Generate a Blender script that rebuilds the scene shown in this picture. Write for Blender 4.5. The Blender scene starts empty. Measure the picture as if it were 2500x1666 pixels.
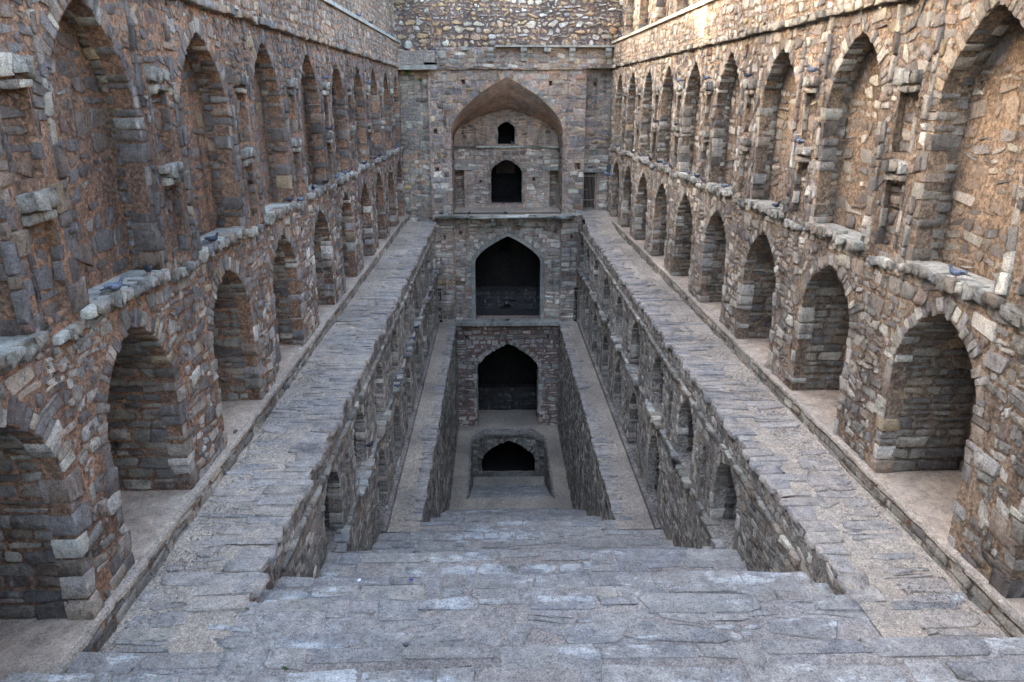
import bpy, math, random
import numpy as np
from mathutils import Vector
from mathutils.geometry import tessellate_polygon

S = bpy.context.scene
COL = S.collection
R = np.random.default_rng(7)
random.seed(7)

# ------------------------------------------------------------------ camera, world, sun, exposure
CAM = np.array([-0.62, 0.0, 5.5]); PITCH, YAW, FPX = 0.319, 0.0207, 1800.0
cam_data = bpy.data.cameras.new('camera')
cam_data.sensor_width = 36.0
cam_data.lens = FPX / 2500 * 36
cam_data.clip_start = 0.1
cam_data.clip_end = 2000
cam = bpy.data.objects.new('camera', cam_data)
COL.objects.link(cam)
cam.location = CAM
cam.rotation_euler = (math.pi / 2 - PITCH, 0, -YAW)
S.camera = cam

SUN_EL, SUN_AZ = math.radians(21.5), math.radians(282)     # azimuth clockwise from +Y
w = bpy.data.worlds.new('World'); S.world = w; w.use_nodes = True
nt = w.node_tree
bg = nt.nodes['Background']
sky = nt.nodes.new('ShaderNodeTexSky')
sky.sky_type = 'NISHITA'; sky.sun_disc = False
sky.sun_elevation = SUN_EL; sky.sun_rotation = SUN_AZ
sky.air_density = 1.0; sky.dust_density = 4.0; sky.ozone_density = .4
nt.links.new(sky.outputs[0], bg.inputs[0])
bg.inputs[1].default_value = 0.15
sd = bpy.data.lights.new('sun', 'SUN'); sd.energy = 2.0; sd.specular_factor = 1.0; sd.angle = math.radians(0.6); sd.color = (1, .86, .66)
sun = bpy.data.objects.new('sun', sd); COL.objects.link(sun)
dirv = Vector((math.sin(SUN_AZ) * math.cos(SUN_EL), math.cos(SUN_AZ) * math.cos(SUN_EL), math.sin(SUN_EL)))
sun.rotation_euler = dirv.to_track_quat('Z', 'Y').to_euler()
sun.location = dirv * 60
S.view_settings.view_transform = 'Standard'
S.view_settings.look = 'None'
S.view_settings.gamma = 1
S.view_settings.use_curve_mapping = False
S.view_settings.exposure = 3.92
S.cycles.max_bounces = 9
S.cycles.diffuse_bounces = 8

# ------------------------------------------------------------------ materials
def nodes_mat(name):
    m = bpy.data.materials.new(name); m.use_nodes = True
    t = m.node_tree; b = t.nodes['Principled BSDF']
    b.inputs['Specular IOR Level'].default_value = 0.25
    b.inputs['Roughness'].default_value = 0.9
    return m, t, b

def noise(t, vec, scale, detail=4, rough=.6):
    n = t.nodes.new('ShaderNodeTexNoise'); n.inputs['Scale'].default_value = scale
    n.inputs['Detail'].default_value = detail; n.inputs['Roughness'].default_value = rough
    t.links.new(vec, n.inputs['Vector']); return n.outputs['Fac']

def ramp(t, fac, a, b, c0=(0, 0, 0, 1), c1=(1, 1, 1, 1)):
    r = t.nodes.new('ShaderNodeValToRGB')
    r.color_ramp.elements[0].position = a; r.color_ramp.elements[1].position = b
    r.color_ramp.elements[0].color = c0; r.color_ramp.elements[1].color = c1
    t.links.new(fac, r.inputs[0]); return r.outputs[0]

def mix(t, mode, fac, a, b):
    m = t.nodes.new('ShaderNodeMix'); m.data_type = 'RGBA'; m.blend_type = mode
    if isinstance(fac, (int, float)): m.inputs[0].default_value = fac
    else: t.links.new(fac, m.inputs[0])
    for k, v in ((6, a), (7, b)):
        if isinstance(v, tuple): m.inputs[k].default_value = (*v, 1)
        else: t.links.new(v, m.inputs[k])
    return m.outputs[2]

def mapped(t, scale):
    g = t.nodes.new('ShaderNodeNewGeometry'); mp = t.nodes.new('ShaderNodeMapping')
    mp.inputs['Scale'].default_value = scale
    t.links.new(g.outputs['Position'], mp.inputs['Vector']); return mp.outputs['Vector']

def bump(t, b, hs, dist=.01):
    prev = None
    for h, s, d in hs:
        n = t.nodes.new('ShaderNodeBump'); n.inputs['Strength'].default_value = s; n.inputs['Distance'].default_value = d
        t.links.new(h, n.inputs['Height'])
        if prev: t.links.new(prev, n.inputs['Normal'])
        prev = n.outputs['Normal']
    t.links.new(prev, b.inputs['Normal'])

def surf(name, attr=None, base=(.3, .25, .2), alt=None, altpos=(.45, .62), streak=.55, white=.0, bs=1.0, grain=60, fine=14, dust=None, patch=None, wmul=(.72, 1.22), grit=0, gs=.33):
    m, t, b = nodes_mat(name)
    p = mapped(t, (1, 1, 1))
    if attr:
        a = t.nodes.new('ShaderNodeAttribute'); a.attribute_name = 'col'; c = a.outputs['Color']
    else:
        c = t.nodes.new('ShaderNodeRGB'); c.outputs[0].default_value = (*base, 1); c = c.outputs[0]
    if alt:
        c = mix(t, 'MIX', ramp(t, noise(t, p, .9, 5), *altpos), c, alt)
    n1 = noise(t, p, fine * .6, 6, .72); n2 = noise(t, p, grain, 3, .7)
    if dust: c = mix(t, 'MIX', ramp(t, noise(t, p, 1.7, 8, .76), .42, .56, (.2, .2, .2, 1), (.97, .97, .97, 1)), c, dust)
    if patch:
        c = mix(t, 'MIX', ramp(t, noise(t, mapped(t, (.55, 1.3, 1)), 1.0, 8, .74), .55, .60, (0, 0, 0, 1), (.75, .75, .75, 1)), c, patch)
    c = mix(t, 'MULTIPLY', 1.0, c, ramp(t, noise(t, p, .37, 5, .6), .36, .64, (wmul[0], wmul[0], wmul[0], 1), (wmul[1], wmul[1] * .99, wmul[1] * .97, 1)))
    c = mix(t, 'MULTIPLY', 1.0, c, ramp(t, n1, .28, .72, (.6, .6, .61, 1), (1.32, 1.3, 1.27, 1)))
    c = mix(t, 'MULTIPLY', 1.0, c, ramp(t, n2, .36, .64, (.66, .66, .66, 1), (1.3, 1.3, 1.3, 1)))
    n3 = noise(t, p, grain * .38, 4, .75)
    c = mix(t, 'MULTIPLY', 1.0, c, ramp(t, n3, .33, .47, (.5, .49, .48, 1), (1.06, 1.06, 1.06, 1)))
    if grit:
        vo = t.nodes.new('ShaderNodeTexVoronoi'); vo.inputs['Scale'].default_value = grit; t.links.new(p, vo.inputs['Vector'])
        bw = t.nodes.new('ShaderNodeRGBToBW'); t.links.new(vo.outputs['Color'], bw.inputs[0])
        c = mix(t, 'MULTIPLY', 1.0, c, ramp(t, bw.outputs[0], .25, .75, (1 - gs, 1 - gs, 1 - gs, 1), (1 + gs * 1.1, 1 + gs * 1.07, 1 + gs, 1)))
    ps = mapped(t, (3.2, 3.2, .35))
    s = ramp(t, noise(t, ps, 1.0, 5, .6), .52, .7)
    if streak: c = mix(t, 'MULTIPLY', s, c, (1 - streak, 1 - streak * 1.0, 1 - streak * .98))
    if white:
        ps2 = mapped(t, (4.5, 4.5, .9))
        c = mix(t, 'MIX', ramp(t, noise(t, ps2, 1.3, 6, .7), .58, .72, (0, 0, 0, 1), (white, white, white, 1)), c, (.55, .54, .5))
    t.links.new(c, b.inputs['Base Color'])
    bump(t, b, [(noise(t, p, fine * .8, 6, .68), 1.0 * bs, .045), (noise(t, p, fine * 3, 4, .7), .7 * bs, .012), (n2, .5 * bs, .006)])
    return m

M = {}
M['stone'] = surf('stone_face', attr=True, streak=.4, white=.5, fine=17, bs=1.2, grain=75)
M['slab'] = surf('slab_face', attr=True, streak=0, white=.0, fine=9, bs=.9, dust=(.37, .31, .255), wmul=(.85, 1.12))
M['step_slab'] = surf('step_slab_face', attr=True, streak=0, fine=9, bs=.9, dust=(.30, .27, .235), patch=(.50, .49, .46), wmul=(.85, 1.12))
M['mortar_warm'] = surf('mortar_warm', base=(.39, .225, .14), alt=(.29, .18, .125), streak=.5, white=.1, fine=22, bs=2.2, grit=26)
M['mortar_tan'] = surf('mortar_tan', base=(.36, .25, .165), alt=(.26, .19, .14), streak=.5, white=.12, fine=22, bs=2.2, grit=26)
M['mortar_pink'] = surf('mortar_pink', base=(.42, .30, .235), alt=(.37, .285, .24), streak=.35, white=.15, fine=18, bs=1.1, grit=26)
M['mortar_grey'] = surf('mortar_grey', base=(.30, .26, .22), alt=(.22, .19, .165), streak=.5, white=.15, fine=18, bs=1.1, grit=26)
M['mortar_dark'] = surf('mortar_dark', base=(.20, .145, .125), alt=(.13, .10, .09), altpos=(.4, .6), streak=.3, white=.15, fine=18)
M['plaster'] = surf('vault_plaster', base=(.50, .35, .26), alt=(.38, .29, .235), altpos=(.5, .56), streak=.3, white=.0, fine=5, bs=.8)
M['floor_red'] = surf('niche_floor', base=(.43, .325, .24), alt=(.36, .29, .225), altpos=(.38, .62), streak=0, fine=9, bs=.5, wmul=(.8, 1.15), grit=14, gs=.07, grain=90)
M['dirt'] = surf('dirt', base=(.42, .34, .262), alt=(.36, .30, .24), streak=0, fine=16, bs=.9, grain=90, grit=60, gs=.2)
M['dirt_blue'] = surf('stair_joint', base=(.33, .28, .24), alt=(.33, .30, .275), streak=0, fine=16, bs=1.0, grain=90, grit=60, gs=.2)
M['lime'] = surf('limestone_trim', base=(.36, .34, .29), alt=(.27, .26, .22), streak=.45, white=.3, fine=9, bs=.6)
M['soot'] = surf('shade_soot_wall', base=(.045, .04, .038), alt=(.06, .052, .047), streak=.3, fine=9)  # blackened walls, with the shade of deep rooms put into the colour
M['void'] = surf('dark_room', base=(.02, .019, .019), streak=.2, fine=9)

def simple(name, col, rough=.7, metal=0, nz=None):
    m, t, b = nodes_mat(name)
    b.inputs['Roughness'].default_value = rough; b.inputs['Metallic'].default_value = metal
    if nz:
        p = mapped(t, (1, 1, 1))
        t.links.new(mix(t, 'MULTIPLY', 1.0, (*col,), ramp(t, noise(t, p, nz, 3), .3, .7, (.65, .65, .65, 1), (1.25, 1.25, 1.25, 1))), b.inputs['Base Color'])
    else:
        b.inputs['Base Color'].default_value = (*col, 1)
    return m
M['iron'] = simple('rusty_iron', (.33, .25, .19), .8, 0, 40)
M['p_body'] = simple('pigeon_grey', (.09, .105, .14), .6, 0, 60)
M['p_dark'] = simple('pigeon_slate', (.03, .033, .045), .5, 0, 60)
M['p_wing'] = simple('pigeon_wing', (.13, .145, .18), .6, 0, 60)
M['p_foot'] = simple('pigeon_foot', (.35, .09, .08), .6)
M['p_beak'] = simple('pigeon_beak', (.08, .08, .08), .5)
M['leaf'] = simple('leaf_green', (.07, .12, .035), .6, 0, 20)
M['bark'] = simple('bark', (.10, .075, .05), .9, 0, 8)
M['paper'] = simple('paper_scrap', (.75, .75, .78), .8)
M['purple'] = simple('purple_wrapper', (.07, .04, .25), .5)
M['red'] = simple('red_scrap', (.5, .08, .04), .6)
M['soil'] = surf('ground_soil', base=(.24, .19, .14), alt=(.10, .12, .05), streak=0, fine=3, bs=.5)

# ------------------------------------------------------------------ helpers: meshes and naming
def mesh_np(name, verts, tris_quads, mat=None, col=None):
    """verts (N,3) array; tris_quads list of int arrays (F,k)"""
    me = bpy.data.meshes.new(name)
    verts = np.asarray(verts, np.float32)
    me.vertices.add(len(verts)); me.vertices.foreach_set('co', verts.ravel())
    idx = np.concatenate([f.ravel() for f in tris_quads]).astype(np.int32)
    tot = np.concatenate([np.full(len(f), f.shape[1]) for f in tris_quads]).astype(np.int32)
    start = np.concatenate([[0], np.cumsum(tot)[:-1]]).astype(np.int32)
    me.loops.add(len(idx)); me.loops.foreach_set('vertex_index', idx)
    me.polygons.add(len(tot)); me.polygons.foreach_set('loop_start', start)
    me.update(calc_edges=True)
    if col is not None:
        a = me.color_attributes.new('col', 'FLOAT_COLOR', 'POINT')
        c4 = np.ones((len(verts), 4), np.float32); c4[:, :3] = col
        a.data.foreach_set('color', c4.ravel())
    if mat: me.materials.append(mat)
    return me

def link(name, me, parent=None, kind=None, label=None):
    o = bpy.data.objects.new(name, me); COL.objects.link(o)
    if parent is not None:
        o.parent = parent
        off = parent.get('_o')
        p = parent; L = Vector((0, 0, 0))
        while p is not None: L += p.location; p = p.parent
        o.location = -L
    if kind: o['kind'] = kind
    if label: o['label'] = label
    return o

def thing(name, label, cat, loc=(0, 0, 0), group=None, kind=None):
    o = bpy.data.objects.new(name, None); COL.objects.link(o); o.location = loc
    o['label'] = label
    if cat: o['category'] = cat
    if group: o['group'] = group
    if kind: o['kind'] = kind
    o.empty_display_size = .2
    return o

class MB:
    """small mesh builder: python lists"""
    def __init__(s): s.v = []; s.f = []
    def add(s, v, f):
        n = len(s.v); s.v += [tuple(map(float, p)) for p in v]; s.f += [tuple(i + n for i in q) for q in f]
    def box(s, x0, x1, y0, y1, z0, z1, jit=0):
        v = [(x, y, z) for x in (x0, x1) for y in (y0, y1) for z in (z0, z1)]
        if jit: v = [tuple(c + random.uniform(-jit, jit) for c in p) for p in v]
        s.add(v, [(0, 1, 3, 2), (4, 6, 7, 5), (0, 4, 5, 1), (2, 3, 7, 6), (0, 2, 6, 4), (1, 5, 7, 3)])
    def prism(s, poly, fr, h0, h1):
        """poly in (a,b) extruded between heights h0,h1 in frame fr"""
        a = np.array(poly); n = len(a)
        lo = fr(a[:, 0], a[:, 1], np.full(n, h0)); hi = fr(a[:, 0], a[:, 1], np.full(n, h1))
        tri = tessellate_polygon([[Vector((p[0], p[1], 0)) for p in poly]])
        f = [tuple(t) for t in tri] + [tuple(i + n for i in t) for t in tri] + [(i, (i + 1) % n, n + (i + 1) % n, n + i) for i in range(n)]
        s.add(list(lo) + list(hi), f)
    def tube(s, p0, p1, r0, r1=None, n=8):
        r1 = r0 if r1 is None else r1
        p0 = Vector(p0); p1 = Vector(p1); d = (p1 - p0).normalized()
        u = d.orthogonal().normalized(); w_ = d.cross(u)
        v = []
        for p, r in ((p0, r0), (p1, r1)):
            for i in range(n):
                a = 2 * math.pi * i / n; v.append(p + u * (r * math.cos(a)) + w_ * (r * math.sin(a)))
        f = [(i, (i + 1) % n, n + (i + 1) % n, n + i) for i in range(n)] + [tuple(range(n))[::-1], tuple(range(n, 2 * n))]
        s.add(v, f)
    def mesh(s, name, mat, smooth=False):
        me = bpy.data.meshes.new(name); me.from_pydata(s.v, [], s.f); me.update()
        if mat: me.materials.append(mat)
        if smooth: me.polygons.foreach_set('use_smooth', [True] * len(me.polygons))
        return me
    def build(s, name, mat, parent=None, kind=None, label=None, smooth=False):
        return link(name, s.mesh(name, mat, smooth), parent, kind, label)

def sstep(x): x = np.clip(x, 0, 1); return x * x * (3 - 2 * x)

_N = R.random((64, 64))
def vnoise(x, y, s=1.0):
    x = np.asarray(x) * s + 17.3; y = np.asarray(y) * s + 5.1
    xi = np.floor(x).astype(int); yi = np.floor(y).astype(int); fx = sstep(x - xi); fy = sstep(y - yi)
    g = lambda i, j: _N[i % 64, j % 64]
    return (g(xi, yi) * (1 - fx) + g(xi + 1, yi) * fx) * (1 - fy) + (g(xi, yi + 1) * (1 - fx) + g(xi + 1, yi + 1) * fx) * fy

# ------------------------------------------------------------------ stones
def score_px(P, Nrm, area):
    """rough projected area in photograph pixels of faces at P with normals Nrm"""
    d = P - CAM; cy, sy = math.cos(YAW), math.sin(YAW)
    x = d[:, 0] * cy - d[:, 1] * sy; y = d[:, 0] * sy + d[:, 1] * cy
    z = d[:, 2]; cp, sp = math.cos(PITCH), math.sin(PITCH)
    dep = y * cp - z * sp; up = y * sp + z * cp
    u = 1250 + FPX * x / dep; v = 833 - FPX * up / dep
    dist2 = (d ** 2).sum(1)
    face = -(d * Nrm).sum(1) / np.sqrt(dist2)
    s = area * FPX ** 2 / dist2 * np.clip(face, 0, 1)
    s[(dep < .5) | (u < -20) | (u > 2520) | (v < -20) | (v > 1686) | (face <= .02)] = 0
    return s

_q = []
for _r in (0, 8):
    _q += [(_r + i, _r + (i + 1) % 8, _r + 8 + (i + 1) % 8, _r + 8 + i) for i in range(8)]
QUADS = np.array(_q); TRIS = np.array([(16 + i, 16 + (i + 1) % 8, 24) for i in range(8)])

def outlines(quads, cham=(.1, .3)):
    """(M,4,2) quads -> (M,8,2) chamfered outlines"""
    M_ = len(quads); c = R.uniform(*cham, (M_, 4, 2)); out = np.zeros((M_, 8, 2))
    for i in range(4):
        p = quads[:, i]; nx = quads[:, (i + 1) % 4]; pv = quads[:, (i + 3) % 4]
        out[:, 2 * i] = p + (pv - p) * c[:, i, 0:1] * .5
        out[:, 2 * i + 1] = p + (nx - p) * c[:, i, 1:2] * .5
    return out

class Stones:
    def __init__(s): s.v = []; s.c = []; s.sc = []
    def add(s, fr, out, cols, proud=(.01, .04), base=-.03, rough=.34, inset=.045, warp=0, ws=3.2, shoulder=.88, tk=1.0):
        M_ = len(out)
        if not M_: return
        if warp:
            wx = vnoise(out[..., 0], out[..., 1], ws) - .5; wy = vnoise(out[..., 0] + 31, out[..., 1] + 11, ws) - .5
            wx = wx + .5 * (vnoise(out[..., 0], out[..., 1] + 7, ws * 2.6) - .5); wy = wy + .5 * (vnoise(out[..., 0] + 3, out[..., 1], ws * 2.6) - .5)
            out = out + 2 * warp * np.stack([wx, wy], -1)
        cen = out.mean(1, keepdims=True)
        out = cen + (out - cen) * (1 + R.normal(0, .06, (M_, 8, 1)))
        size = np.sqrt(((out - cen) ** 2).sum(2)).mean(1)
        h = R.uniform(*proud, M_)
        h = h * (.6 + .6 * np.clip(size / .2, .3, 1.2))
        base = np.broadcast_to(base, (M_,)) if np.ndim(base) == 0 else base
        tilt = R.normal(0, .045 * tk, (M_, 2)) * np.clip(.16 / np.maximum(size, .05), .15, 1)[:, None]
        def ring(scale, hh, nz):
            p = cen + (out - cen) * (scale + R.normal(0, .012, (M_, 8, 1)))
            H = np.repeat(hh[:, None], 8, 1) + ((p - cen) * tilt[:, None]).sum(2)
            H = H + R.normal(0, 1, (M_, 8)) * (h[:, None] * rough) * nz
            return fr(p[..., 0].ravel(), p[..., 1].ravel(), H.ravel()).reshape(M_, 8, 3)
        r0 = ring(np.ones((M_, 1, 1)), base, 0)
        r1 = ring(np.full((M_, 1, 1), .985), h * shoulder, 1)
        r2 = ring(np.full((M_, 1, 1), 1 - inset), h, 1)
        cc = cen[:, 0] + R.normal(0, .1, (M_, 2)) * size[:, None]
        ch = h * R.uniform(.95, 1.2, M_)
        r3 = fr(cc[:, 0], cc[:, 1], ch).reshape(M_, 1, 3)
        V = np.concatenate([r0, r1, r2, r3], 1)
        P = r2.mean(1); nrm = np.cross(r2[:, 2] - r2[:, 6], r2[:, 4] - r2[:, 0]); A = np.linalg.norm(nrm, axis=1)
        nrm = nrm / np.maximum(A, 1e-9)[:, None]
        up = fr(cen[:, 0, 0], cen[:, 0, 1], np.full(M_, .3)) - fr(cen[:, 0, 0], cen[:, 0, 1], np.zeros(M_))
        sg = np.sign((nrm * up).sum(1)); nrm = nrm * np.where(sg == 0, 1, sg)[:, None]
        s.v.append(V); s.c.append(np.clip(cols, .01, .9)); s.sc.append(score_px(P, nrm, A * .75))
    def finish(s, parent, name, rest, mat, cap=300, minpx=90, label=None):
        if not s.v: return
        V = np.concatenate(s.v); C = np.concatenate(s.c); SC = np.concatenate(s.sc)
        order = np.argsort(-SC); big = [i for i in order[:cap] if SC[i] > minpx]
        faces = [tuple(q) for q in QUADS] + [tuple(t) for t in TRIS]
        for i in big:
            me = mesh_np(name, V[i], [QUADS, TRIS], mat, C[i])
            link(name, me, parent)
        left = np.setdiff1d(np.arange(len(V)), big)
        if len(left):
            VV = V[left].reshape(-1, 3); CC = np.repeat(C[left], 25, 0)
            off = (np.arange(len(left)) * 25)[:, None, None]
            me = mesh_np(rest, VV, [(QUADS[None] + off).reshape(-1, 4), (TRIS[None] + off).reshape(-1, 3)], mat, CC)
            link(rest, me, parent, kind='stuff')

def in_poly(pts, poly):
    x, y = pts[..., 0], pts[..., 1]; r = np.zeros(x.shape, bool); n = len(poly)
    for i in range(n):
        x0, y0 = poly[i]; x1, y1 = poly[(i + 1) % n]
        if y0 == y1: continue
        r ^= ((y0 > y) != (y1 > y)) & (x < (x1 - x0) * (y - y0) / (y1 - y0) + x0)
    return r

def courses(a0, a1, b0, b1, hr=(.12, .28), wr=(.14, .42), gap=.018, jit=.02, wave=.05, split=.15, clip=None, excl=(), excl_hard=()):
    """irregular coursed stone layout; returns quads (M,4,2)"""
    out = []
    b = b0
    while b < b1 - .04:
        h = R.uniform(*hr)
        if b + h > b1 - .05: h = b1 - b
        n = int((a1 - a0) / wr[0]) + 3
        ws = R.uniform(*wr, n) * (.7 + .6 * min(1, h / .22))
        xs = a0 + np.concatenate([[0], np.cumsum(ws)]); xs = xs[xs < a1 + wr[0] * .4]
        if len(xs) < 2: xs = np.array([a0, a1])
        xs[-1] = a1
        x0, x1 = xs[:-1], xs[1:]
        wv0 = (vnoise(xs, b, .7) - .5) * wave * (0 if b == b0 else 1)
        top = 0 if b + h >= b1 - 1e-6 else 1
        wv1 = (vnoise(xs, b + h, .7) - .5) * wave * top
        q = np.stack([np.stack([x0, b + wv0[:-1]], -1), np.stack([x1, b + wv0[1:]], -1), np.stack([x1, b + h + wv1[1:]], -1), np.stack([x0, b + h + wv1[:-1]], -1)], 1)
        sp = (R.random(len(q)) < split) & (h > .15)
        if sp.any():
            t = R.uniform(.35, .65, (sp.sum(), 1)); qs = q[sp]
            m0 = qs[:, 0] * (1 - t) + qs[:, 3] * t; m1 = qs[:, 1] * (1 - t) + qs[:, 2] * t
            lo = np.stack([qs[:, 0], qs[:, 1], m1, m0], 1); hi = np.stack([m0, m1, qs[:, 2], qs[:, 3]], 1)
            q = np.concatenate([q[~sp], lo, hi])
        out.append(q); b += h
    q = np.concatenate(out)
    cen = q.mean(1, keepdims=True); half = np.abs(q - cen)
    g = gap * R.uniform(.5, 1.6, (len(q), 1, 1))
    q = cen + np.sign(q - cen) * np.maximum(half - g, half * .45)
    q = q + R.normal(0, jit, q.shape) * np.minimum(1, half / .12)
    keep = np.ones(len(q), bool)
    c = q.mean(1)
    if clip is not None: keep &= in_poly(c, clip)
    for e in excl: keep &= ~in_poly(c, e)
    for e in excl_hard:
        for k in range(4): keep &= ~in_poly(q[:, k] * .85 + c * .15, e)
    return q[keep]

# colour pickers -------------------------------------------------------------
PAL = {
 'dark': ([(.115, .108, .11), (.13, .132, .142), (.155, .13, .115), (.09, .08, .08), (.15, .152, .162), (.185, .145, .12), (.25, .20, .13), (.14, .09, .08)], [4, 4.5, 3.4, 1.5, 4, 1.8, .25, .5]),
 'pale': ([(.34, .325, .30), (.40, .38, .35), (.28, .275, .27), (.33, .29, .25), (.22, .21, .21), (.47, .45, .42)], [4, 3.4, 3, 1.6, 1.6, 1.4]),
 'warm': ([(.31, .24, .185), (.27, .20, .155), (.24, .235, .23), (.34, .285, .235), (.20, .17, .155), (.36, .28, .18)], [3, 3, 3, 2.5, 2, .6]),
 'facade': ([(.17, .16, .16), (.215, .185, .165), (.24, .185, .145), (.14, .13, .14), (.22, .15, .12), (.28, .235, .18), (.22, .21, .20)], [3, 3.4, 2, 2.4, .8, .8, 2]),
 'gold': ([(.46, .33, .20), (.42, .33, .24), (.55, .52, .47), (.36, .33, .30), (.46, .40, .33), (.52, .33, .20), (.34, .24, .17), (.58, .57, .55)], [3, 3, 2.4, 2.2, 2.2, 1.6, 1.5, 1]),
 'grey': ([(.185, .175, .16), (.24, .225, .205), (.145, .14, .135), (.20, .17, .145), (.29, .275, .25)], [4, 3, 3, 2, 1.4]),
 'step': ([(.20, .205, .225), (.235, .235, .25), (.175, .185, .215), (.25, .235, .225), (.22, .20, .20), (.28, .275, .28)], [4, 4, 3, 2.5, 1.5, 1.2]),
 'slate': ([(.17, .175, .195), (.205, .205, .22), (.14, .145, .165), (.24, .225, .21), (.12, .12, .13)], [4, 4, 2.4, 2, 1]),
 'shade_sooty': ([(.075, .072, .07), (.055, .054, .054), (.095, .088, .08)], [2, 2, 1]),  # near-black stones: blackening and interior shade in one colour
 'white': ([(.46, .45, .42), (.38, .37, .35), (.52, .51, .48), (.28, .28, .28)], [3, 3, 2, 2]),
}
GAIN = {'shade_sooty': (1, 1, 1), 'dark': (1.18, 1.06, .93), 'grey': (1.65, 1.55, 1.36), 'facade': (1.65, 1.5, 1.3), 'warm': (1.15, 1.08, .96), 'pale': (1.58, 1.48, 1.32), 'step': (1.22, 1.12, .96), 'slate': (1.45, 1.32, 1.12), 'gold': (1.1, 1.05, .95), 'white': (1.12, 1.07, .97)}
def pick(name, n, vary=.14):
    c, wts = PAL[name]; c = np.array(c) * GAIN[name]; wts = np.array(wts, float); wts /= wts.sum()
    base = np.array(c)[R.choice(len(c), n, p=wts)]
    return base * (1 + R.normal(0, vary, (n, 1))) * (1 + R.normal(0, .012, (n, 3)))

def blend_cols(cen, fn):
    """fn(a,b) -> list of (palette, weight array) picks"""
    n = len(cen); out = np.zeros((n, 3)); opts = fn(cen[:, 0], cen[:, 1])
    W = np.stack([np.broadcast_to(wt, (n,)) for _, wt in opts], 1).astype(float) + 1e-9
    W /= W.sum(1, keepdims=True); u = R.random(n)[:, None]; k = (np.cumsum(W, 1) < u).sum(1).clip(0, len(opts) - 1)
    for i, (nm, _) in enumerate(opts):
        m = k == i
        if m.any(): out[m] = pick(nm, m.sum())
    return out

# ------------------------------------------------------------------ frames
def frame(O, A, B=(0, 0, 1), N=None):
    O, A, B = map(lambda q: np.array(q, float), (O, A, B)); N = np.cross(A, B) if N is None else np.array(N, float)
    N = N / np.linalg.norm(N)
    def f(a, b, h):
        a, b, h = np.broadcast_arrays(np.asarray(a, float), np.asarray(b, float), np.asarray(h, float))
        return O + a[..., None] * A + b[..., None] * B + h[..., None] * N
    f.N = N
    return f

def arch_pts(c, w, z0, zs, za, n=9, k=.38):
    x = np.sin(np.linspace(-math.pi / 2, math.pi / 2, 2 * n + 1)); z = zs + (za - zs) * ((1 - k) * np.sqrt(np.clip(1 - x * x, 0, 1)) + k * (1 - np.abs(x)))
    p = [(c + w / 2, z0)] + [(c - w / 2 * xx, zz) for xx, zz in zip(x, z)] + [(c - w / 2, z0)]
    # order: right bottom, up over, left bottom (counter-clockwise from the right)
    return p

class Opening:
    def __init__(s, c, w, z0, za, zs=None, depth=.5, kind='arch', ring=.24, quoin=.24, k=.38, back=True, line=True, backstones=True, mat=None, backcol=None, floor=None, n=9):
        s.c, s.w, s.z0, s.za, s.depth, s.kind = c, w, z0, za, depth, kind
        s.ring, s.quoin, s.back, s.line, s.backstones, s.mat, s.backcol, s.floor = ring, quoin, back, line, backstones, mat, backcol, floor
        s.zs = zs if zs is not None else (za - w * .55 if kind == 'arch' else za)
        s.k = k
        if kind == 'arch': s.poly = arch_pts(c, w, z0, s.zs, za, n, k)
        else: s.poly = [(c + w / 2, z0), (c + w / 2, za), (c - w / 2, za), (c - w / 2, z0)]
    def inflated(s, m=None):
        r = s.ring if m is None else m; q = s.quoin if m is None else m
        if s.kind == 'arch': return arch_pts(s.c, s.w + 2 * q, s.z0 - .0, s.zs, s.za + r * 1.1, 7, s.k)
        return [(s.c + s.w / 2 + q, s.z0), (s.c + s.w / 2 + q, s.za + r), (s.c - s.w / 2 - q, s.za + r), (s.c - s.w / 2 - q, s.z0)]

def blend_cols0(c_, f_): return blend_cols(c_, f_)

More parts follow.
